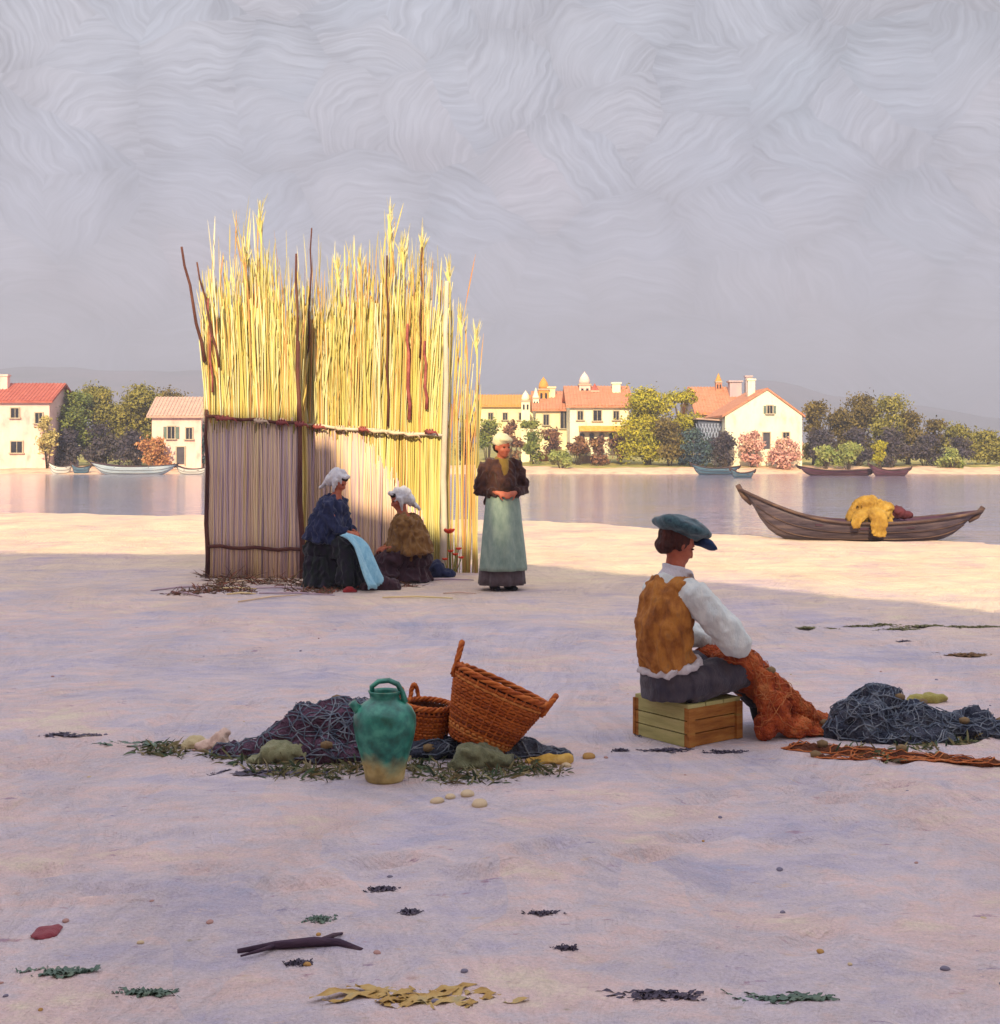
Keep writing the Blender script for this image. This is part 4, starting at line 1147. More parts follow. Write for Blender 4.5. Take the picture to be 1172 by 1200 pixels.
hm_ = MB().loft([(-.04, 0, .402), (-.05, 0, .44)], [(.204, .168), (.196, .155)], n=22, fn=lambda q, th: 1 + .04 * math.sin(9 * th + 4 * q))
fuse(hm_, 'shirt_hem', cloth('hem_pale', ['b0a8b0', 'd0c8c8'], 9), bt, vox=.012, it=2, disp=.014, dscale=22)
# waistcoat
v_ = MB()
v_.loft([(-.055, 0, .425), (-.08, 0, .5), (-.082, 0, .64), (-.058, 0, .76), (-.04, 0, .84), (-.03, 0, .885)], [(.18, .14), (.172, .135), (.18, .14), (.178, .136), (.14, .115), (.092, .09)], n=22)
for s in (-1, 1):
    v_.loft([(-.03, s * .08, .875), (-.03, s * .155, .855)], [(.085, .036), (.075, .028)], side=(1, 0, 0))
fuse(v_, 'waistcoat', mat('waistcoat_leather', ['6a3e20', '925a2a', 'b07434', '86603f'], scale=16, rough=.75, bump=.6, bdist=.008, bscale=110, stretch=(1, 1, .5), detail=8), bt, vox=.010, it=2, disp=.01, dscale=12, crease=.02)
bt_ = MB()
for k in range(4): bt_.ell((.06 + .003 * k, 0, .5 + .085 * k), (.012, .012, .012), nu=8, nv=6)
bt_.build('button', m_wood_d, bt)
# trousers
tr_ = MB()
tr_.loft([(-.03, 0, .255), (-.04, 0, .33), (-.05, 0, .44)], [(.185, .16), (.19, .155), (.165, .13)], n=18)
for s in (-1, 1):
    H0, K, A = Vector((-.02, s * .095, .325)), Vector((.40, s * .115, .38)), Vector((.66, s * .10, .13))
    tr_.loft([H0, H0.lerp(K, .5), K, K + Vector((.02, 0, -.02)), K.lerp(A, .5), A], [.112, .104, .09, .086, .072, .058], n=12)
fuse(tr_, 'trousers', cloth('trousers_slate', ['262430', '3a3642', '4c444a', '33343e'], 6), bt, vox=.010, it=2, disp=.01, dscale=12, crease=.008)
for s in (-1, 1):
    A = Vector((.70, s * .10, .09))
    sb_ = MB().loft([A + Vector((-.065, 0, .03)), A + Vector((-.05, 0, -.035)), A + Vector((.05, 0, -.045)), A + Vector((.15, s * .02, -.04)), A + Vector((.2, s * .025, -.04))], [(.045, .045), (.048, .047), (.05, .04), (.044, .03), (.02, .015)], n=12)
    fuse(sb_, 'shoe', mat('shoe_dark', ['1c1614', '2e2420'], scale=9), bt, vox=.01, it=2)

# wooden box under the sitter
bc = (P(811, 868, 6.93)); 
bx_t = thing('wooden_box', 'wooden box with pale end and brown side that the beret wearer sits on', 'box', (bc.x, 7.1, 0), R(37))
m_box_p = mat('box_pale', ['8f8a58', 'a8a068', 'b8ac78'], scale=4, stretch=(1, 1, 6), bump=.4, bdist=.01)
m_box_b = mat('box_brown', ['6c3e1c', '8a5424', 'a46c34', '8c7a3c'], scale=4, stretch=(1, 1, 6), bump=.4, bdist=.01)
BW, BD, BH = .41, .38, .214
for k in range(3):
    z = BH * (k + .5) / 3
    MB().box((0, -BD / 2, z), (BW - .002, .022, BH / 3 - .006)).build('plank', m_box_b, bx_t, smooth=False)
    MB().box((0, BD / 2, z), (BW - .002, .022, BH / 3 - .006)).build('plank', m_box_b, bx_t, smooth=False)
    MB().box((-BW / 2 + .012, 0, z), (.022, BD - .026, BH / 3 - .006)).build('plank', m_box_p, bx_t, smooth=False)
    MB().box((BW / 2 - .012, 0, z), (.022, BD - .026, BH / 3 - .006)).build('plank', m_box_p, bx_t, smooth=False)
    MB().box(((k - 1) * BW / 3, 0, BH + .006), (BW / 3 - .006, BD + .03, .02)).build('lid_plank', m_box_p, bx_t, smooth=False)
for sx_ in (-1, 1):
    for sy_ in (-1, 1):
        MB().box((sx_ * (BW / 2 - .02), sy_ * (BD / 2 + .02), BH / 2), (.045, .018, BH - .01)).build('corner_batten', m_box_b, bx_t, smooth=False)

# ---- nets
def net_mat(name, stops):
    return mat(name, stops, scale=9, rough=.95, bump=1.0, bdist=.03, bscale=60)
m_net_r = net_mat('net_rust', ['6a2a18', 'a04424', 'bc5c30', 'c07a48'])
m_net_b = net_mat('net_blueblack', ['1a1e2c', '343848', '50525f', '78828a'])
m_net_p = net_mat('net_plum', ['2c1e2e', '4a3444', '64485a', '44505e'])
m_cord_r = mat('cord_rust', ['8a3c20', 'b8683a', 'd08a58'], scale=20); m_cord_b = mat('cord_slate', ['3a4458', '626a78', '8e9298'], scale=20)
m_cork = mat('cork_float', ['6a5640', '8a7250'], scale=20)
def mound(name, label, loc, rz, blobs, hm_, cm, ncord=30, nfloat=6, seed=1, vox=.02, cordr=.0034, disp=.03):
    """a heap: fused lumps, then loose cords and floats lying on its surface"""
    random.seed(seed)
    t = thing(name, label, 'fishing net', loc, rz)
    mb = MB()
    for c, r in blobs: mb.ell(c, r)
    o = fuse(mb, 'folds', hm_, t, vox=vox, it=2, disp=disp, dscale=16, seed=seed)
    for v in o.data.vertices:
        n = mnoise.noise(v.co * 45) + .6 * mnoise.noise(v.co * 90)
        v.co += v.normal * (.009 * n - .02 * abs(mnoise.noise(v.co * 11 + Vector((seed, 0, 0)))))
    vs = [(v.co.copy(), v.normal.copy()) for v in o.data.vertices if v.normal.z > -.1 and v.co.z > .0]
    from mathutils.kdtree import KDTree
    kd = KDTree(len(vs))
    for i, (p, n) in enumerate(vs): kd.insert(p, i)
    kd.balance()
    cb = MB()
    for k in range(ncord):
        p, n = random.choice(vs)
        d = Vector((random.gauss(0, 1), random.gauss(0, 1), random.gauss(0, .5))).normalized()
        pts = []
        for j in range(14):
            co_, i, _ = kd.find(p)
            n = vs[i][1]
            pts.append(co_ + n * (cordr * .6 + random.uniform(0, .006)))
            d = (d + Vector((random.gauss(0, .35), random.gauss(0, .35), random.gauss(0, .3)))).normalized()
            d = (d - n * d.dot(n)).normalized()
            p = co_ + d * .035
        cb.loft(pts, cordr * random.uniform(.6, 1.2), n=5)
    cb.build('cords', cm, t)
    for k in range(nfloat):
        p, n = random.choice(vs)
        MB().loft([p + n * .01 + Vector((-.025, 0, 0)), p + n * .015, p + n * .01 + Vector((.025, .01, 0))], [.016, .022, .016], n=8).build('float', m_cork, t)
    return t
# rust net over the knees and down to the sand (in the sitter's frame)
bl = []
for sd in (-1, 1):
    for q in np.linspace(0, 1, 12):
        c = Vector((.36, sd * .115, .40)).lerp(Vector((.80, sd * .105 - .02, .075)), q)
        r = .105 - .03 * q
        bl.append(((c.x, c.y, c.z), (r, r, r)))
for q in np.linspace(0, 1, 7):
    c = Vector((.34, -.02, .40)).lerp(Vector((.85, -.04, .03)), q)
    bl.append(((c.x, c.y, c.z), (.09, .13, .06)))
bl += [((.27, -.1, .44), (.09, .12, .05)), ((.3, .1, .44), (.08, .1, .05)), ((.9, -.08, .04), (.12, .14, .05)), ((1.0, -.1, .02), (.13, .13, .03)), ((1.12, -.16, .012), (.15, .1, .022)), ((.42, -.24, .27), (.07, .05, .12)), ((.5, -.25, .16), (.08, .05, .12)), ((.62, -.25, .06), (.12, .07, .06)), ((.8, -.24, .02), (.16, .08, .03)), ((.44, -.22, .08), (.08, .06, .09))]
rn = mound('fishing_net', 'rust red net draped from the mender\'s knees down to the sand', bt.location, R(28), bl, m_net_r, m_cord_r, ncord=110, nfloat=3, seed=5, vox=.013, disp=.016, cordr=.0024)
# blue-black pile to the right
q = GP(1040, 862)
mound('fishing_net', 'blue-black net heaped on the sand at the right of the rust net', q, 0,
      [((-.12, 0, .06), (.2, .16, .16)), ((-.02, .08, .1), (.17, .15, .17)), ((.13, .02, .05), (.2, .15, .14)), ((.3, .05, .03), (.2, .14, .1)), ((.48, 0, .02), (.2, .12, .07)), ((-.26, -.02, .03), (.12, .12, .07)), ((.62, .05, .02), (.16, .1, .055)), ((.1, -.14, .02), (.25, .1, .06)), ((-.08, -.12, .02), (.16, .1, .06)), ((.55, .2, .03), (.12, .1, .09))],
      m_net_b, m_cord_b, ncord=130, nfloat=6, seed=6, disp=.03)
q = GP(1065, 890)
mound('fishing_net', 'flat brown tail of net trailing toward the right foreground', q, R(-12),
      [((-.45, .1, .0), (.2, .07, .035)), ((-.2, .06, .0), (.22, .07, .03)), ((.05, .02, .0), (.22, .07, .03)), ((.3, .0, .0), (.2, .06, .025)), ((-.3, -.05, .0), (.2, .05, .02))],
      net_mat('net_brown', ['3a1c14', '5e3220', '7a4a2c']), m_cord_r, ncord=40, nfloat=3, seed=8, disp=.02)
# dark net left of the jug
q = GP(382, 884)
mound('fishing_net', 'plum-dark net heaped on the sand left of the green jug', q, 0,
      [((-.06, 0, .1), (.2, .16, .17)), ((.1, .03, .12), (.16, .15, .17)), ((-.22, -.01, .05), (.14, .14, .11)), ((.2, .06, .1), (.13, .13, .19)), ((0, -.13, .03), (.2, .1, .09)), ((-.36, -.02, .02), (.12, .1, .06)), ((-.5, 0, .01), (.12, .08, .045)), ((.14, -.08, .04), (.12, .1, .08))],
      m_net_p, m_cord_b, ncord=110, nfloat=4, seed=9, disp=.028)
q = GP(560, 884)
mound('fishing_net', 'dark teal net spread under the two baskets', q, 0,
      [((-.22, 0, .03), (.18, .14, .07)), ((0, .02, .03), (.2, .14, .08)), ((.2, 0, .02), (.18, .12, .06)), ((.36, -.03, .01), (.14, .08, .035)), ((-.34, .08, .06), (.12, .12, .1))],
      m_net_b, m_cord_b, ncord=50, nfloat=5, seed=10, disp=.025)

# ------------------------------------------------------------------ jug
jq = GP(451, 914)
jt = thing('jug', 'green glazed earthenware jug with top handle and bare ochre base', 'jug', jq, R(0))
m_glaze, nt, bs = newmat('jug_glaze')
tc = node(nt, 'ShaderNodeTexCoord'); spz = node(nt, 'ShaderNodeSeparateXYZ', {0: tc.outputs['Object']})
nz = node(nt, 'ShaderNodeTexNoise', {'Vector': tc.outputs['Object'], 'Scale': 7.0, 'Detail': 5.0})
nz2 = node(nt, 'ShaderNodeTexNoise', {'Vector': tc.outputs['Object'], 'Scale': 16.0, 'Detail': 4.0})
edge = mth(nt, 'ADD', spz.outputs[2], mth(nt, 'MULTIPLY', mth(nt, 'SUBTRACT', nz.outputs['Fac'], .5), .22))
fm = node(nt, 'ShaderNodeMapRange', {'Value': edge, 'From Min': .06, 'From Max': .13})
glz = ramp(nt, nz2.outputs['Fac'], [(.3, '12493f'), (.5, '1f6e60'), (.7, '43947e')])
cly = ramp(nt, nz2.outputs['Fac'], [(.3, '80704a'), (.5, 'a8945c'), (.7, 'c4b078')])
nt.links.new(mixc(nt, fm.outputs[0], cly, glz), bs.inputs['Base Color'])
rg_ = node(nt, 'ShaderNodeMapRange', {'Value': fm.outputs[0], 'To Min': .85, 'To Max': .28})
nt.links.new(rg_.outputs[0], bs.inputs['Roughness']); bs.inputs['Specular IOR Level'].default_value = .5
bp = node(nt, 'ShaderNodeBump', {'Height': nz2.outputs['Fac'], 'Strength': .25, 'Distance': .012}); nt.links.new(bp.outputs[0], bs.inputs['Normal'])
prof = [(.088, 0), (.094, .01), (.1, .05), (.118, .12), (.14, .2), (.152, .27), (.15, .31), (.13, .35), (.1, .375), (.075, .39), (.07, .405), (.076, .42), (.082, .43), (.072, .432), (.062, .42), (.06, .40), (.03, .39)]
MB().lathe(prof, n=48).build('body', m_glaze, jt)
hb_ = MB().loft([(-.06, 0, .40), (-.062, 0, .45), (-.03, 0, .475), (.02, 0, .48), (.062, 0, .462), (.085, 0, .42), (.098, 0, .375)], [(.022, .013)] * 5 + [(.022, .014), (.026, .016)], side=(0, 1, 0), n=12)
hb_.build('handle', m_glaze, jt)
MB().loft([(-.115, -.02, .335), (-.14, -.025, .36), (-.155, -.03, .38)], [.03, .02, .021], n=14).build('spout', m_glaze, jt)

# ------------------------------------------------------------------ baskets
m_wick = mat('wicker', [(.1, '6a3016'), (.35, '98481c'), (.6, 'b8622a'), (.9, 'cc8446')], scale=9, rough=.75, bump=.5, bdist=.006, attr='tint')
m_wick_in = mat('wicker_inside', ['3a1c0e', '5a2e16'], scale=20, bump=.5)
def basket(label, loc, tilt_axis, tilt, r0, r1, H, rz=0, handles=((0, .16), (PI, .1)), seed=1):
    random.seed(seed)
    t = thing('basket', label, 'basket', loc, 0, group='wicker baskets on the net')
    M4 = Matrix.Rotation(tilt, 4, Vector(tilt_axis)) @ Matrix.Rotation(rz, 4, 'Z')
    ns = 30
    def rad(z): q = z / H; return r0 + (r1 - r0) * (q ** .8)
    lin_ = MB().lathe([(r0 * .9, .012)] + [(rad(H * q) - .012, H * q) for q in np.linspace(.04, .98, 8)], n=40)
    lin_.xf(M4).build('lining', m_wick_in, t)
    wv = MB(); rows = int(H / .0155)
    for j in range(rows):
        z = .012 + (H - .02) * j / rows
        r = rad(z); pts = []
        n = ns * 2
        for k in range(n + 1):
            a = 2 * PI * k / n
            rr = r + (.006 if (k + j) % 2 else -.004) + random.uniform(-.0015, .0015)
            pts.append((rr * math.cos(a), rr * math.sin(a), z + random.uniform(-.002, .002)))
        wv.loft(pts, .0085, n=5, side=(0, 0, 1), cap=False, col=min(1, max(0, random.gauss(.5, .25))))
    wv.xf(M4).build('weave', m_wick, t)
    sk = MB()
    for k in range(ns):
        a = 2 * PI * k / ns
        sk.loft([((rad(z) + .004) * math.cos(a), (rad(z) + .004) * math.sin(a), z) for z in np.linspace(0, H + .012, 6)], .006, n=5, col=random.uniform(.2, .7))
    sk.xf(M4).build('stakes', m_wick, t)
    rm = MB()
    for o in range(3):
        rm.loft([((r1 + .008 * math.cos(a * 9 + o * 2.1)) * math.cos(a), (r1 + .008 * math.cos(a * 9 + o * 2.1)) * math.sin(a), H + .008 + .009 * math.sin(a * 9 + o * 2.1)) for a in np.linspace(0, 2 * PI, 110)], .009, n=5, side=(0, 0, 1), col=.3 + .2 * o)
    rm.xf(M4).build('rim', m_wick, t)
    for (a, hh) in handles:
        hb = MB()
        for o in range(3):
            pts = []
            for q in np.linspace(0, PI, 22):
                aa = a + .2 * math.cos(q)
                rr = r1 + .004 + .008 * math.cos(q * 7 + o * 2.1) + .02 * math.sin(q)
                pts.append((rr * math.cos(aa), rr * math.sin(aa), H - .05 * (1 - math.sin(q)) + hh * math.sin(q) + .008 * math.sin(q * 7 + o * 2.1)))
            hb.loft(pts, .009, n=6, side=(0, 0, 1), col=.3 + .2 * o)
        hb.xf(M4).build('handle', m_wick, t)
    return t
q = P(556, 880, 6.62)
basket('larger brown wicker basket tilted to the right with two loop handles', (q.x, 6.62, .055), (-.25, 1, 0), R(25), .13, .255, .34, handles=((PI, .12), (-.12, .07)), seed=3)
q = P(498, 868, 6.75)
basket('smaller brown wicker basket standing between the green jug and larger basket', (q.x, 6.75, .04), (.3, 1, 0), R(5), .095, .125, .2, handles=((PI + .2, .085), (2.2, .08)), seed=4)

# ------------------------------------------------------------------ cloths, stones, shells, weed round the heaps
def lump(name, label, cat, loc, blobs, m, vox=.012, disp=.012, dscale=18, seed=0, group=None):
    mb = MB()
    for c, r in blobs: mb.ell(c, r)
    o = fuse(mb, name, m, None, vox=vox, it=2, disp=disp, dscale=dscale, seed=seed, crease=.014 if vox > .009 else .004)
    o.location = loc
    return tag(o, label, cat, group)
m_olive = cloth('sack_olive', ['4a4c38', '62644c', '7a7a5c', '5c6864'], 9)
m_pale = cloth('rag_pale', ['b08c80', 'd0b4a4', 'dcc8b8'], 9)
m_straw = mat('straw_yellow', ['a8843c', 'c8a04c', 'd4b474'], scale=9, bump=.6)
lump('sack', 'grey-olive sack slumped below the larger basket', 'sack', GP(558, 897), [((0, 0, .05), (.11, .09, .07)), ((.1, 0, .03), (.1, .08, .05)), ((-.06, -.03, .02), (.08, .07, .05))], m_olive, disp=.02, seed=2)
lump('sack', 'pale olive sack lying flat left of the plum net', 'sack', GP(332, 892), [((0, 0, .04), (.13, .09, .06)), ((.1, .02, .02), (.1, .08, .045)), ((-.12, .0, .01), (.08, .07, .03))], cloth('sack_pale_olive', ['5c6048', '7c7c5c', '949070'], 9), disp=.02, seed=3)
lump('rag', 'pale pink and white rag at the left end of the heap', 'rag', GP(258, 878), [((0, 0, .035), (.06, .05, .055)), ((.03, 0, .08), (.03, .03, .03)), ((-.07, .01, .02), (.07, .05, .035))], m_pale, disp=.016, seed=4)
lump('rag', 'cream yellow rag just left of the pale pink rag', 'rag', GP(226, 876), [((0, 0, .02), (.07, .05, .04)), ((.07, 0, .015), (.05, .04, .03))], cloth('rag_cream', ['b0a078', 'c8b890'], 9), disp=.015, seed=5)
lump('straw_wisp', 'ochre straw wisp on the sand right of the larger basket', 'straw', GP(648, 894), [((0, 0, .015), (.1, .05, .03)), ((.05, .0, .02), (.06, .04, .03)), ((-.09, 0, .01), (.06, .04, .018))], m_straw, disp=.014, seed=6)
lump('rag', 'small yellow rag behind the blue-black net on the right', 'rag', GP(1092, 822), [((0, 0, .02), (.1, .06, .035)), ((-.1, 0, .01), (.07, .05, .03))], cloth('rag_yellow_olive', ['8c8444', 'a89c58'], 9), disp=.015, seed=7)
lump('cloth_scrap', 'small dark red scrap lying alone at the lower left', 'cloth', GP(55, 1093), [((0, 0, .0), (.045, .06, .014)), ((.02, .02, .004), (.03, .04, .014)), ((-.02, -.03, .003), (.03, .03, .012))], cloth('scrap_red', ['7a3440', '93444c'], 12), vox=.008, disp=.008, seed=8)
# driftwood stick
dq = GP(360, 1112)
o = MB()
o.loft([(-.22, -.02, .0), (-.1, .0, .012), (.02, .015, .018), (.1, .02, .012), (.18, -.03, .008)], [.008, .014, .016, .014, .007], n=8)
o.loft([(.04, .015, .02), (.08, .05, .025), (.1, .1, .012)], [.01, .008, .004], n=7)
o.loft([(-.1, 0, .012), (-.14, -.05, .015), (-.2, -.07, .005)], [.008, .006, .003], n=7)
tag(o.build('driftwood', mat('driftwood_dark', ['2c2030', '463444', '5c4a50'], scale=9, stretch=(.5, 2, 2), bump=.5), None, loc=dq), 'forked dark driftwood stick on the foreground sand', 'driftwood')
m_kelp = mat('kelp_olive', ['4c4a2c', '66623a', '7c7648'], scale=10, rough=.6)
m_kelp_d = mat('kelp_dark', ['3a3442', '504858', '6a5e68'], scale=10, rough=.6)
m_kelp_g = mat('weed_green', ['4c5e54', '5e7064', '72806c'], scale=10, rough=.6)
rnd = random.Random(21)
def kelp(px, py, L, W, m, label, group=None, nm='kelp_clump'):
    mb = MB()
    for k in range(26):
        x0 = rnd.gauss(0, .26) * L; y0 = rnd.gauss(0, .35) * W
        a = rnd.gauss(0, .35); ln = max(.05, L * rnd.uniform(.2, .55)); wd = min(.016, W * .2) * rnd.uniform(.5, 1.2)
        p1, p2, zb = rnd.uniform(0, 6), rnd.uniform(3, 8), .001 + .008 * rnd.random() * max(0, 1 - abs(x0) / L * 2)
        def rb(u, v):
            c = (u - .5) * ln
            w_ = wd * (.15 + math.sin(PI * min(max(u * .96 + .02, 0), 1)) ** .6) * (1 + .12 * math.sin(u * 9 + p1))
            off = .18 * ln * math.sin(u * p2 + p1) * .5
            yy = off + (v - .5) * 2 * w_
            return (x0 + c * math.cos(a) - yy * math.sin(a), y0 + c * math.sin(a) + yy * math.cos(a), zb + .004 * math.sin(u * 9 + p1) + .004 * math.sin(v * 3 + u * 20))
        mb.grid(rb, 14, 3, col=rnd.random())
    o = mb.build(nm, m)
    o.location = GP(px, py) - Vector((0, 0, .001))
    tag(o, label, 'kelp', group)
kelp(490, 1168, .46, .08, mat('kelp_ochre', ['8a6a3c', 'a88448', 'b89a60', '9a9070'], scale=12, rough=.55), 'long ochre kelp strip at the bottom edge below the driftwood')
for (px, py, L, W) in [(950, 736, .2, .07), (972, 737, .12, .04), (1010, 734, .28, .05), (1034, 732, .18, .08), (1058, 738, .3, .09), (1088, 734, .34, .09), (1128, 735, .34, .06), (1160, 735, .26, .07)]:
    kelp(px, py, L, W, m_kelp, 'olive kelp clump in the strand line right of the beret wearer', 'olive kelp strand line')
kelp(1140, 768, .5, .12, mat('kelp_brown', ['4a3420', '6a4a2c', '7c6844'], scale=10), 'brown kelp clump at the right edge nearer than the strand line')
kelp(1062, 752, .1, .04, m_kelp_d, 'single dark kelp scrap just below the olive strand line')
for (px, py, L, W, m, lb) in [(450, 1043, .1, .02, m_kelp_d, 'dark kelp scrap above the driftwood, right of centre left'), (372, 1078, .1, .035, m_kelp_g, 'green weed scrap just above the driftwood stick'), (635, 1071, .12, .02, m_kelp_d, 'dark weed streak alone in the middle foreground'),
                              (482, 1070, .04, .02, m_kelp_d, 'tiny dark weed scrap right of the green weed scrap'), (352, 1130, .06, .02, m_kelp_d, 'dark weed scrap touching the driftwood from below'), (662, 1112, .06, .015, m_kelp_d, 'dark weed scrap below the lone foreground streak'),
                              (72, 862, .3, .05, m_kelp_d, 'dark weed streak at the far left level with the jug'), (150, 872, .34, .06, m_kelp_g, 'dark green weed trailing left of the pale rags'), (300, 906, .5, .07, m_kelp_d, 'long dark weed along the near foot of the heap'),
                              (930, 1170, .3, .03, m_kelp_g, 'grey-green weed streak at the lower right'), (770, 1168, .3, .025, m_kelp_d, 'bluish weed streak at the bottom, right of centre'), (80, 1140, .2, .04, m_kelp_g, 'green weed strip at the lower left under the red scrap'), (170, 1164, .2, .03, m_kelp_g, 'green weed strip at the bottom left corner'),
                              (760, 862, .14, .03, m_kelp_d, 'dark weed scrap on the sand left of the wooden box'), (790, 880, .3, .035, m_kelp_d, 'dark weed along the near edge of the wooden box'), (850, 882, .2, .03, m_kelp_d, 'dark weed between the box and the rust net'),
                              (730, 880, .08, .03, m_kelp_d, 'small dark weed scrap, well left of the wooden box')]:
    kelp(px, py, L, W, m, lb)
# green and blue weed tangles round the heaps
m_tuft_g = mat('weed_mixed', [(.05, '2c3a34'), (.3, '4a5a40'), (.5, '6a6a4a'), (.8, '8a7a58'), (1, '50606a')], scale=5, attr='tint', bump=0)
for i, (px, py) in enumerate([(292, 890), (318, 902), (352, 906), (388, 908), (270, 884), (512, 906), (540, 912), (578, 910), (606, 900), (632, 904), (494, 896), (420, 900), (182, 878), (206, 880)]):
    tuft('weed_tangle', 'low tangle of grey-green weed round the foot of the net heap', GP(px, py), 110, .10, .13, m_tuft_g, group='weed tangles round the net heap', seed=400 + i)
for i, (px, py) in enumerate([(1000, 882), (1032, 886), (1080, 876), (1120, 870), (1150, 862), (985, 862)]):
    tuft('weed_tangle', 'low tangle of grey-green weed round the blue-black net on the right', GP(px, py), 90, .09, .13, m_tuft_g, group='weed tangles round the right net', seed=430 + i)
# pebbles and shells
m_peb = [mat('pebble_cream', ['b8a284', 'd0ba98'], scale=20), mat('pebble_grey', ['6a6678', '827c8c'], scale=20), mat('pebble_rose', ['a07a74', 'b89288'], scale=20), mat('pebble_ochre', ['a07840', 'b89058'], scale=20)]
plab = ['cream pebble lying loose on the shaded sand', 'grey-violet pebble lying loose on the shaded sand', 'rose pebble lying loose on the shaded sand', 'ochre pebble lying loose on the shaded sand']
pmesh = []
for k in range(4):
    mb = MB().ell((0, 0, 0), (1, .8, .5), nu=12, nv=8)
    o = mb.build('pebble', m_peb[k], None)
    for v in o.data.vertices: v.co *= 1 + .18 * mnoise.noise(v.co * 1.3 + Vector((k * 5, 0, 0)))
    pmesh.append(o.data); bpy.data.objects.remove(o)
spots = [(512, 940, .035, 0), (548, 932, .04, 0), (562, 944, .045, 0), (528, 935, .03, 0), (690, 888, .04, 3), (664, 898, .03, 0)]
for k in range(60):
    py = 720 + 470 * rnd.random() ** .8
    spots.append((rnd.uniform(-10, 1180), py, rnd.uniform(.006, .016), rnd.choice((0, 1, 1, 1, 2, 2, 3))))
for px, py, s, k in spots:
    o = bpy.data.objects.new('pebble', pmesh[k]); COL.objects.link(o)
    q = GP(px, py); o.location = (q.x, q.y, q.z + s * .15); o.scale = (s, s, s); o.rotation_euler = (0, 0, rnd.uniform(0, 6))
    tag(o, plab[k], 'pebble', ['cream pebbles', 'grey pebbles', 'rose pebbles', 'ochre pebbles'][k] + ' scattered over the sand')

# ------------------------------------------------------------------ women by the shelter
m_navy = cloth('dress_navy', ['12162a', '1c2240', '2a3050', '1a1c30'], 6)
m_navy_s = cloth('skirt_black_green', ['12161c', '1c241e', '241c2c', '1a1a28'], 6)
m_white = cloth('kerchief_white', ['a8a8b8', 'c8c6ca', 'd8d2c8'], 9)
m_ltblue = cloth('cloth_light_blue', ['5a90ac', '78aac2', '94c0d0', '6a9cb8'], 7)
m_shawl = cloth('shawl_brown', ['4a3018', '6c4822', '846034', '584630'], 7)
m_maroon = cloth('skirt_maroon', ['20141e', '34202a', '40262c', '22223a'], 7)
m_capcream = cloth('cap_cream', ['c8bc94', 'dcd0a8'], 9)
m_jacket = cloth('jacket_dark_brown', ['20161a', '342022', '482c20', '241c28'], 7)
m_apron = cloth('apron_sage', ['5c6e68', '74877e', '8a9a8e', '66767c'], 6)
m_skirt_g = cloth('skirt_grey_violet', ['3c3438', '54484c', '62565c'], 6)
m_hair = mat('hair_dark', ['1c120e', '2e1e16'], scale=22, bump=.5)

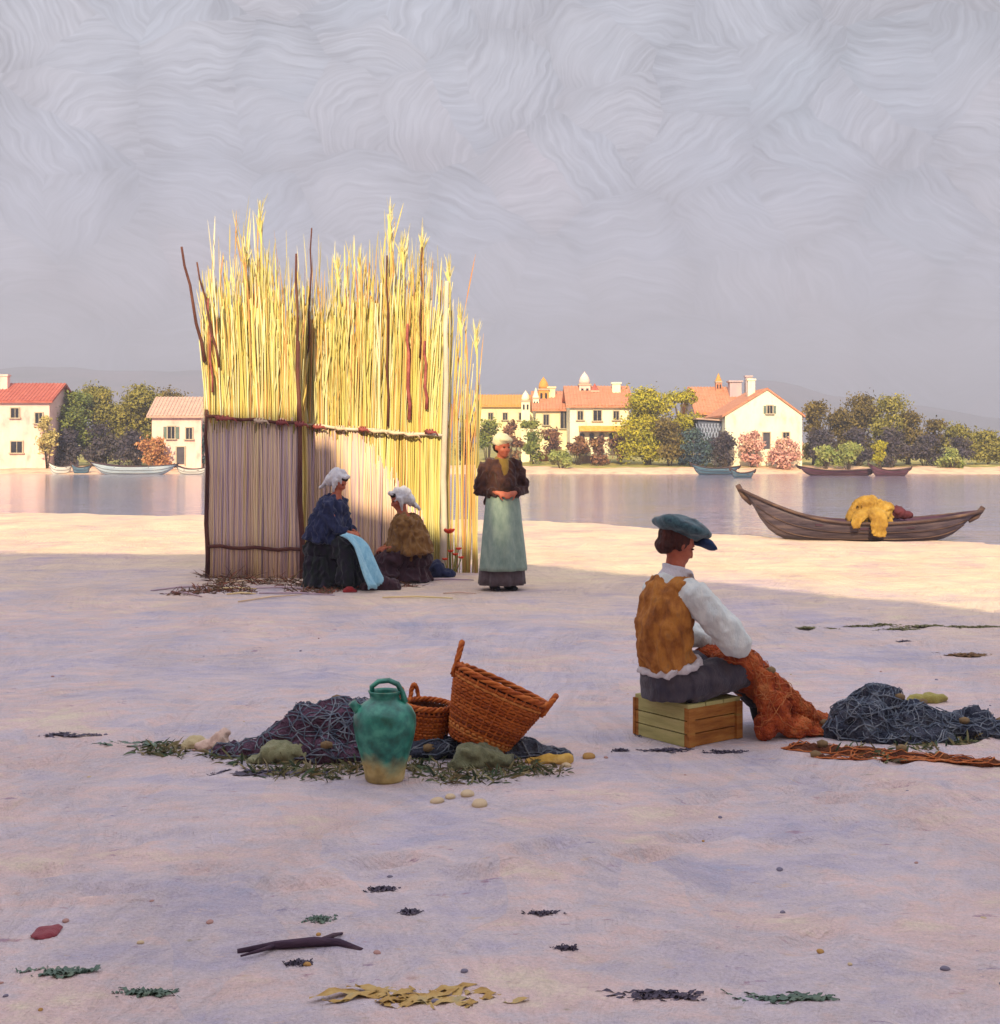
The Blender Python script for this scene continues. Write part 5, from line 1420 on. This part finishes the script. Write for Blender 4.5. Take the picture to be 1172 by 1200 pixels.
def seated(label, loc, rz, seat, headc, pitch, torso_m, skirt_m, scarf_m, cape=False, yaw=0, knee=.4, hand=(.36, .3), lean=.1, scarf_back=True):
    t = thing('person', label, 'person', loc, rz)
    hx, hz_ = headc
    b = MB()
    M, q = head_into(b, (hx, 0, hz_), yaw=yaw, pitch=pitch, s=1.02)
    sh_ = Vector((hx - .05, 0, hz_ - .25))
    hip = Vector((0, 0, seat + .1))
    b.loft([hip, hip.lerp(sh_, .5) + Vector((-.03, 0, 0)), sh_, sh_ + Vector((.03, 0, .1)), Vector((hx - .01, 0, hz_ - .06))], [(.16, .12), (.15, .115), (.15, .1), (.055, .055), (.05, .052)])
    hd = Vector((hand[0], 0, hand[1]))
    arms = []
    for s in (-1, 1):
        S_ = sh_ + Vector((0, s * .17, 0)); E_ = S_.lerp(hd, .45) + Vector((-.04, s * .07, -.14)); W_ = hd + Vector((-.08, s * .08, .02))
        b.loft([sh_ + Vector((0, s * .1, 0)), S_, E_, W_], [.055, .055, .042, .028], n=10)
        hand_into(b, W_, Vector((.12, -s * .08, -.02)), (0, -s * .5, -.6), thumb=s, s=.95)
        arms.append((S_, E_, W_))
        K = Vector((knee, s * .12, seat + .1)); A = Vector((knee + .05, s * .1, .08))
        b.loft([hip + Vector((0, s * .08, 0)), K], [.085, .06], n=10); b.loft([K, A], [.056, .036], n=10)
        b.loft([A + Vector((-.06, 0, -.03)), A + Vector((.05, 0, -.04)), A + Vector((.16, 0, -.045))], [(.035, .035), (.04, .03), (.03, .02)], n=8)
    fuse(b, 'body', m_skin_r, t, vox=.012, it=2)
    eyes(t, q, 1.02)
    # dress top with sleeves
    d = MB()
    d.loft([hip + Vector((0, 0, -.02)), hip.lerp(sh_, .5) + Vector((-.035, 0, 0)), sh_ + Vector((-.01, 0, .0)), sh_ + Vector((.015, 0, .07))], [(.2, .17), (.19, .155), (.19, .14), (.09, .085)], n=18)
    for S_, E_, W_ in arms:
        d.loft([sh_ + Vector((0, (S_.y) * .5, .01)), S_, S_.lerp(E_, .6), E_, E_.lerp(W_, .5), E_.lerp(W_, .85)], [.08, .085, .08, .075, .06, .05], n=12)
    if cape:
        d.loft([sh_ + Vector((.0, 0, .09)), sh_ + Vector((-.01, 0, 0)), hip.lerp(sh_, .6) + Vector((-.02, 0, 0)), hip.lerp(sh_, .15) + Vector((.0, 0, 0))], [(.08, .08), (.2, .16), (.27, .21), (.32, .25)], n=20, fn=lambda u, th: 1 + .05 * u * math.sin(7 * th))
    fuse(d, 'shawl' if cape else 'bodice', torso_m, t, vox=.013, it=2, disp=.015, dscale=9, seed=seat * 9, crease=.03, fold=.03, ffreq=3)
    # skirt to the ground
    k = MB()
    k.ell(hip + Vector((0, 0, -.02)), (.23, .24, .14))
    for s in (-1, 1):
        K = Vector((knee, s * .12, seat + .1)); A = Vector((knee + .03, s * .16, .05))
        k.loft([hip + Vector((0, s * .1, 0)), K, K + Vector((.05, 0, -.05)), A], [.13, .12, .12, .15], n=12)
    k.loft([hip + Vector((.1, 0, -.0)), (knee, 0, seat + .08), (knee + .05, 0, .2), (knee + .06, 0, .02)], [(.2, .1), (.2, .1), (.22, .1), (.26, .12)], n=16)
    k.loft([(.02, 0, seat), (.03, 0, .02)], [(.24, .2), (.3, .26)], n=18, fn=lambda u, th: 1 + .06 * u * math.sin(8 * th))
    fuse(k, 'skirt', skirt_m, t, vox=.015, it=2, disp=.015, dscale=8, seed=3, crease=.03, fold=.05, ffreq=4)
    # kerchief
    c = MB()
    c.ell(q(-.03, 0, .035), (.115, .1, .11), M); c.ell(q(-.09, 0, -.04), (.06, .085, .08), M)
    c.loft([q(-.1, 0, -.06), q(-.13, 0, -.15), q(-.15, 0, -.2)], [(.07, .03), (.055, .025), (.02, .015)])
    c.loft([q(.055, -.07, .085), q(.07, 0, .1), q(.055, .07, .085)], [.022, .028, .022], side=(0, 0, 1))
    for s in (-1, 1): c.loft([q(0, s * .085, .03), q(.01, s * .08, -.05), q(.035, s * .04, -.12)], [.032, .022, .014])
    fuse(c, 'kerchief', scarf_m, t, vox=.010, it=2, disp=.006, dscale=20, crease=.014)
    hr = MB().ell(q(.045, 0, .065), (.04, .07, .035), M)
    fuse(hr, 'hair', m_hair, t, vox=.01, it=2, disp=.004, dscale=30)
    return t, q
q = GP(380, 688)
s1, _ = seated('woman in navy shawl and white kerchief seated against the reed shelter, head bowed', (q.x, q.y, 0), R(-18), .36, (.18, 1.22), R(34), m_navy, m_navy_s, m_white, hand=(.42, .62), knee=.34, cape=True)
# kerchief collar corner on her back and the pale blue cloth in her hands
lc = thing('cloth', 'light blue cloth hanging from the navy woman\'s hands over her knees', 'cloth', s1.location, R(-18))
def bf(u, v):
    x = .36 + .40 * v + .03 * math.sin(u * 9)
    zz = [.62, .58, .5, .36, .2, .06]
    k = v * 5; i = min(int(k), 4); z = zz[i] + (zz[i + 1] - zz[i]) * (k - i)
    y = -.23 + (u - .5) * (.24 + .22 * v) + .03 * math.sin(v * 6)
    return (x + .025 * math.sin(u * 14 + 3 * v), y, z + .012 * math.sin(u * 11))
o = MB().grid(bf, 26, 30).build('drape', m_ltblue, lc)
md = o.modifiers.new('skin', 'SOLIDIFY'); md.thickness = .018
MB().loft([bf(u, 1.0) for u in np.linspace(0, 1, 18)], (.018, .012), n=6, side=(0, 0, 1)).build('hem', m_ltblue, lc)
q = GP(482, 681)
s2, _q2 = seated('woman in brown shawl and grey-white kerchief seated low, facing the navy woman', (q.x, q.y, 0), R(192), .16, (.12, .93), R(22), m_shawl, m_maroon, m_white, cape=True, hand=(.36, .36), knee=.26)
s2.scale = (1.12, 1.18, 1.06)
# dark bundle and basket things between and beside them
lump('bundle', 'dark plum cloth bundle on the ground between the two seated women', 'bundle', GP(447, 691), [((0, 0, .06), (.13, .1, .1)), ((.12, 0, .04), (.1, .09, .08)), ((-.14, -.02, .03), (.12, .1, .07))], m_maroon, vox=.015, disp=.025, dscale=12, seed=3)
lump('bundle', 'blue-black bundle behind the brown-shawled woman at the shelter foot', 'bundle', GP(511, 676), [((0, 0, .08), (.12, .12, .14)), ((.12, 0, .03), (.12, .1, .07))], m_navy, vox=.015, disp=.025, dscale=12, seed=4)
lump('rag', 'small red rag on the ground below the navy woman', 'rag', GP(408, 694), [((0, 0, .02), (.07, .05, .04)), ((.06, 0, .01), (.04, .04, .02))], cloth('rag_red', ['7a1c20', '982c2c'], 9), vox=.01, disp=.012, seed=5)

# standing woman figure
q = GP(588, 691)
wt = thing('person', 'woman standing in cream cap, dark jacket and sage apron beside the reed shelter', 'person', q, R(-72))
wt.scale = (1.03, 1.04, 1.035)
b = MB()
M, hq = head_into(b, (.03, 0, 1.56), yaw=R(14), pitch=R(8))
b.loft([(0, 0, .9), (0, 0, 1.05), (.01, 0, 1.2), (0, 0, 1.34), (0, 0, 1.41), (.01, 0, 1.49)], [(.15, .11), (.125, .095), (.14, .11), (.15, .09), (.06, .058), (.05, .05)])
arms = []
for s in (-1, 1):
    S_ = Vector((0, s * .17, 1.35)); E_ = Vector((-.01, s * .25, 1.09)); W_ = Vector((.17, s * .09, 1.06))
    b.loft([(0, s * .09, 1.36), S_, E_, W_], [.055, .052, .04, .027], n=10)
    hand_into(b, W_, (.06, -s * .1, -.02), (-.6, 0, -.3), thumb=s, s=.95)
    arms.append((S_, E_, W_))
    b.loft([(0, s * .08, .92), (.01, s * .085, .5), (0, s * .08, .08)], [.09, .06, .038], n=10)
    b.loft([(-.05, s * .08, .04), (.05, s * .085, .035), (.16, s * .1, .03)], [(.035, .035), (.04, .03), (.03, .02)], n=8)
fuse(b, 'body', m_skin_r, wt, vox=.012, it=2)
eyes(wt, hq)
d = MB()
d.loft([(0, 0, .93), (0, 0, 1.04), (.01, 0, 1.2), (0, 0, 1.33), (0, 0, 1.42)], [(.195, .16), (.165, .13), (.18, .145), (.185, .125), (.09, .08)], n=20)
for S_, E_, W_ in arms:
    d.loft([(0, S_.y * .5, 1.36), S_, S_.lerp(E_, .6), E_, E_.lerp(W_, .5), E_.lerp(W_, .9)], [.085, .084, .08, .075, .06, .048], n=12)
fuse(d, 'jacket', m_jacket, wt, vox=.012, it=2, disp=.01, dscale=10, crease=.03)
fo = lambda u, th: 1 + (.02 + .06 * u) * math.sin(9 * th + .6 * math.sin(3 * th)) + .02 * math.sin(17 * th)
zs = np.linspace(0, 1, 12)
sk = MB().loft([(0, 0, 1.0 - .94 * z) for z in zs], [(.165 + .085 * z ** .8, .14 + .10 * z ** .8) for z in zs], n=64, fn=fo)
sk.build('skirt', m_skirt_g, wt)
def apf(u, v):
    th = (u - .5) * R(170) + .15
    r1_, r2_ = .165 + .085 * v ** .8 * .98, .14 + .10 * v ** .8 * .98
    k = 1.07 + (.02 + .055 * v) * math.sin(8 * th + 1 + .8 * math.sin(2.3 * th)) + .02 * v + .012 * math.sin(19 * th + 4 * v)
    return (math.cos(th) * r2_ * k, math.sin(th) * r1_ * k, 1.02 - .80 * v)
ap = MB().grid(apf, 50, 20).build('apron', m_apron, wt)
ap.modifiers.new('skin', 'SOLIDIFY').thickness = .012
c = MB(); c.ell(hq(-.03, 0, .06), (.115, .1, .085), M); c.ell(hq(.04, 0, .085), (.085, .09, .035), M)
fuse(c, 'cap', m_capcream, wt, vox=.012, it=2, disp=.01, dscale=18)
h = MB(); h.ell(hq(-.04, 0, .0), (.09, .088, .085), M); h.ell(hq(-.1, 0, -.03), (.05, .05, .05), M)
fuse(h, 'hair', m_hair, wt, vox=.012, it=2, disp=.006, dscale=25)
nk = MB().loft([(.0, 0, 1.385), (.02, 0, 1.45)], [(.1, .088), (.075, .072)], n=16); nk.loft([(.07, 0, 1.42), (.12, .0, 1.33), (.13, 0, 1.22)], [(.06, .02), (.045, .02), (.015, .012)])
fuse(nk, 'neckerchief', cloth('neckerchief_ochre', ['6a5220', '7e642c'], 9), wt, vox=.012, it=2, disp=.008)
for s in (-1, 1):
    sb_ = MB().loft([(-.07, s * .08, .04), (.05, s * .085, .035), (.18, s * .1, .025)], [(.045, .045), (.05, .04), (.035, .025)], n=10)
    fuse(sb_, 'shoe', m_navy_s, wt, vox=.012, it=1)
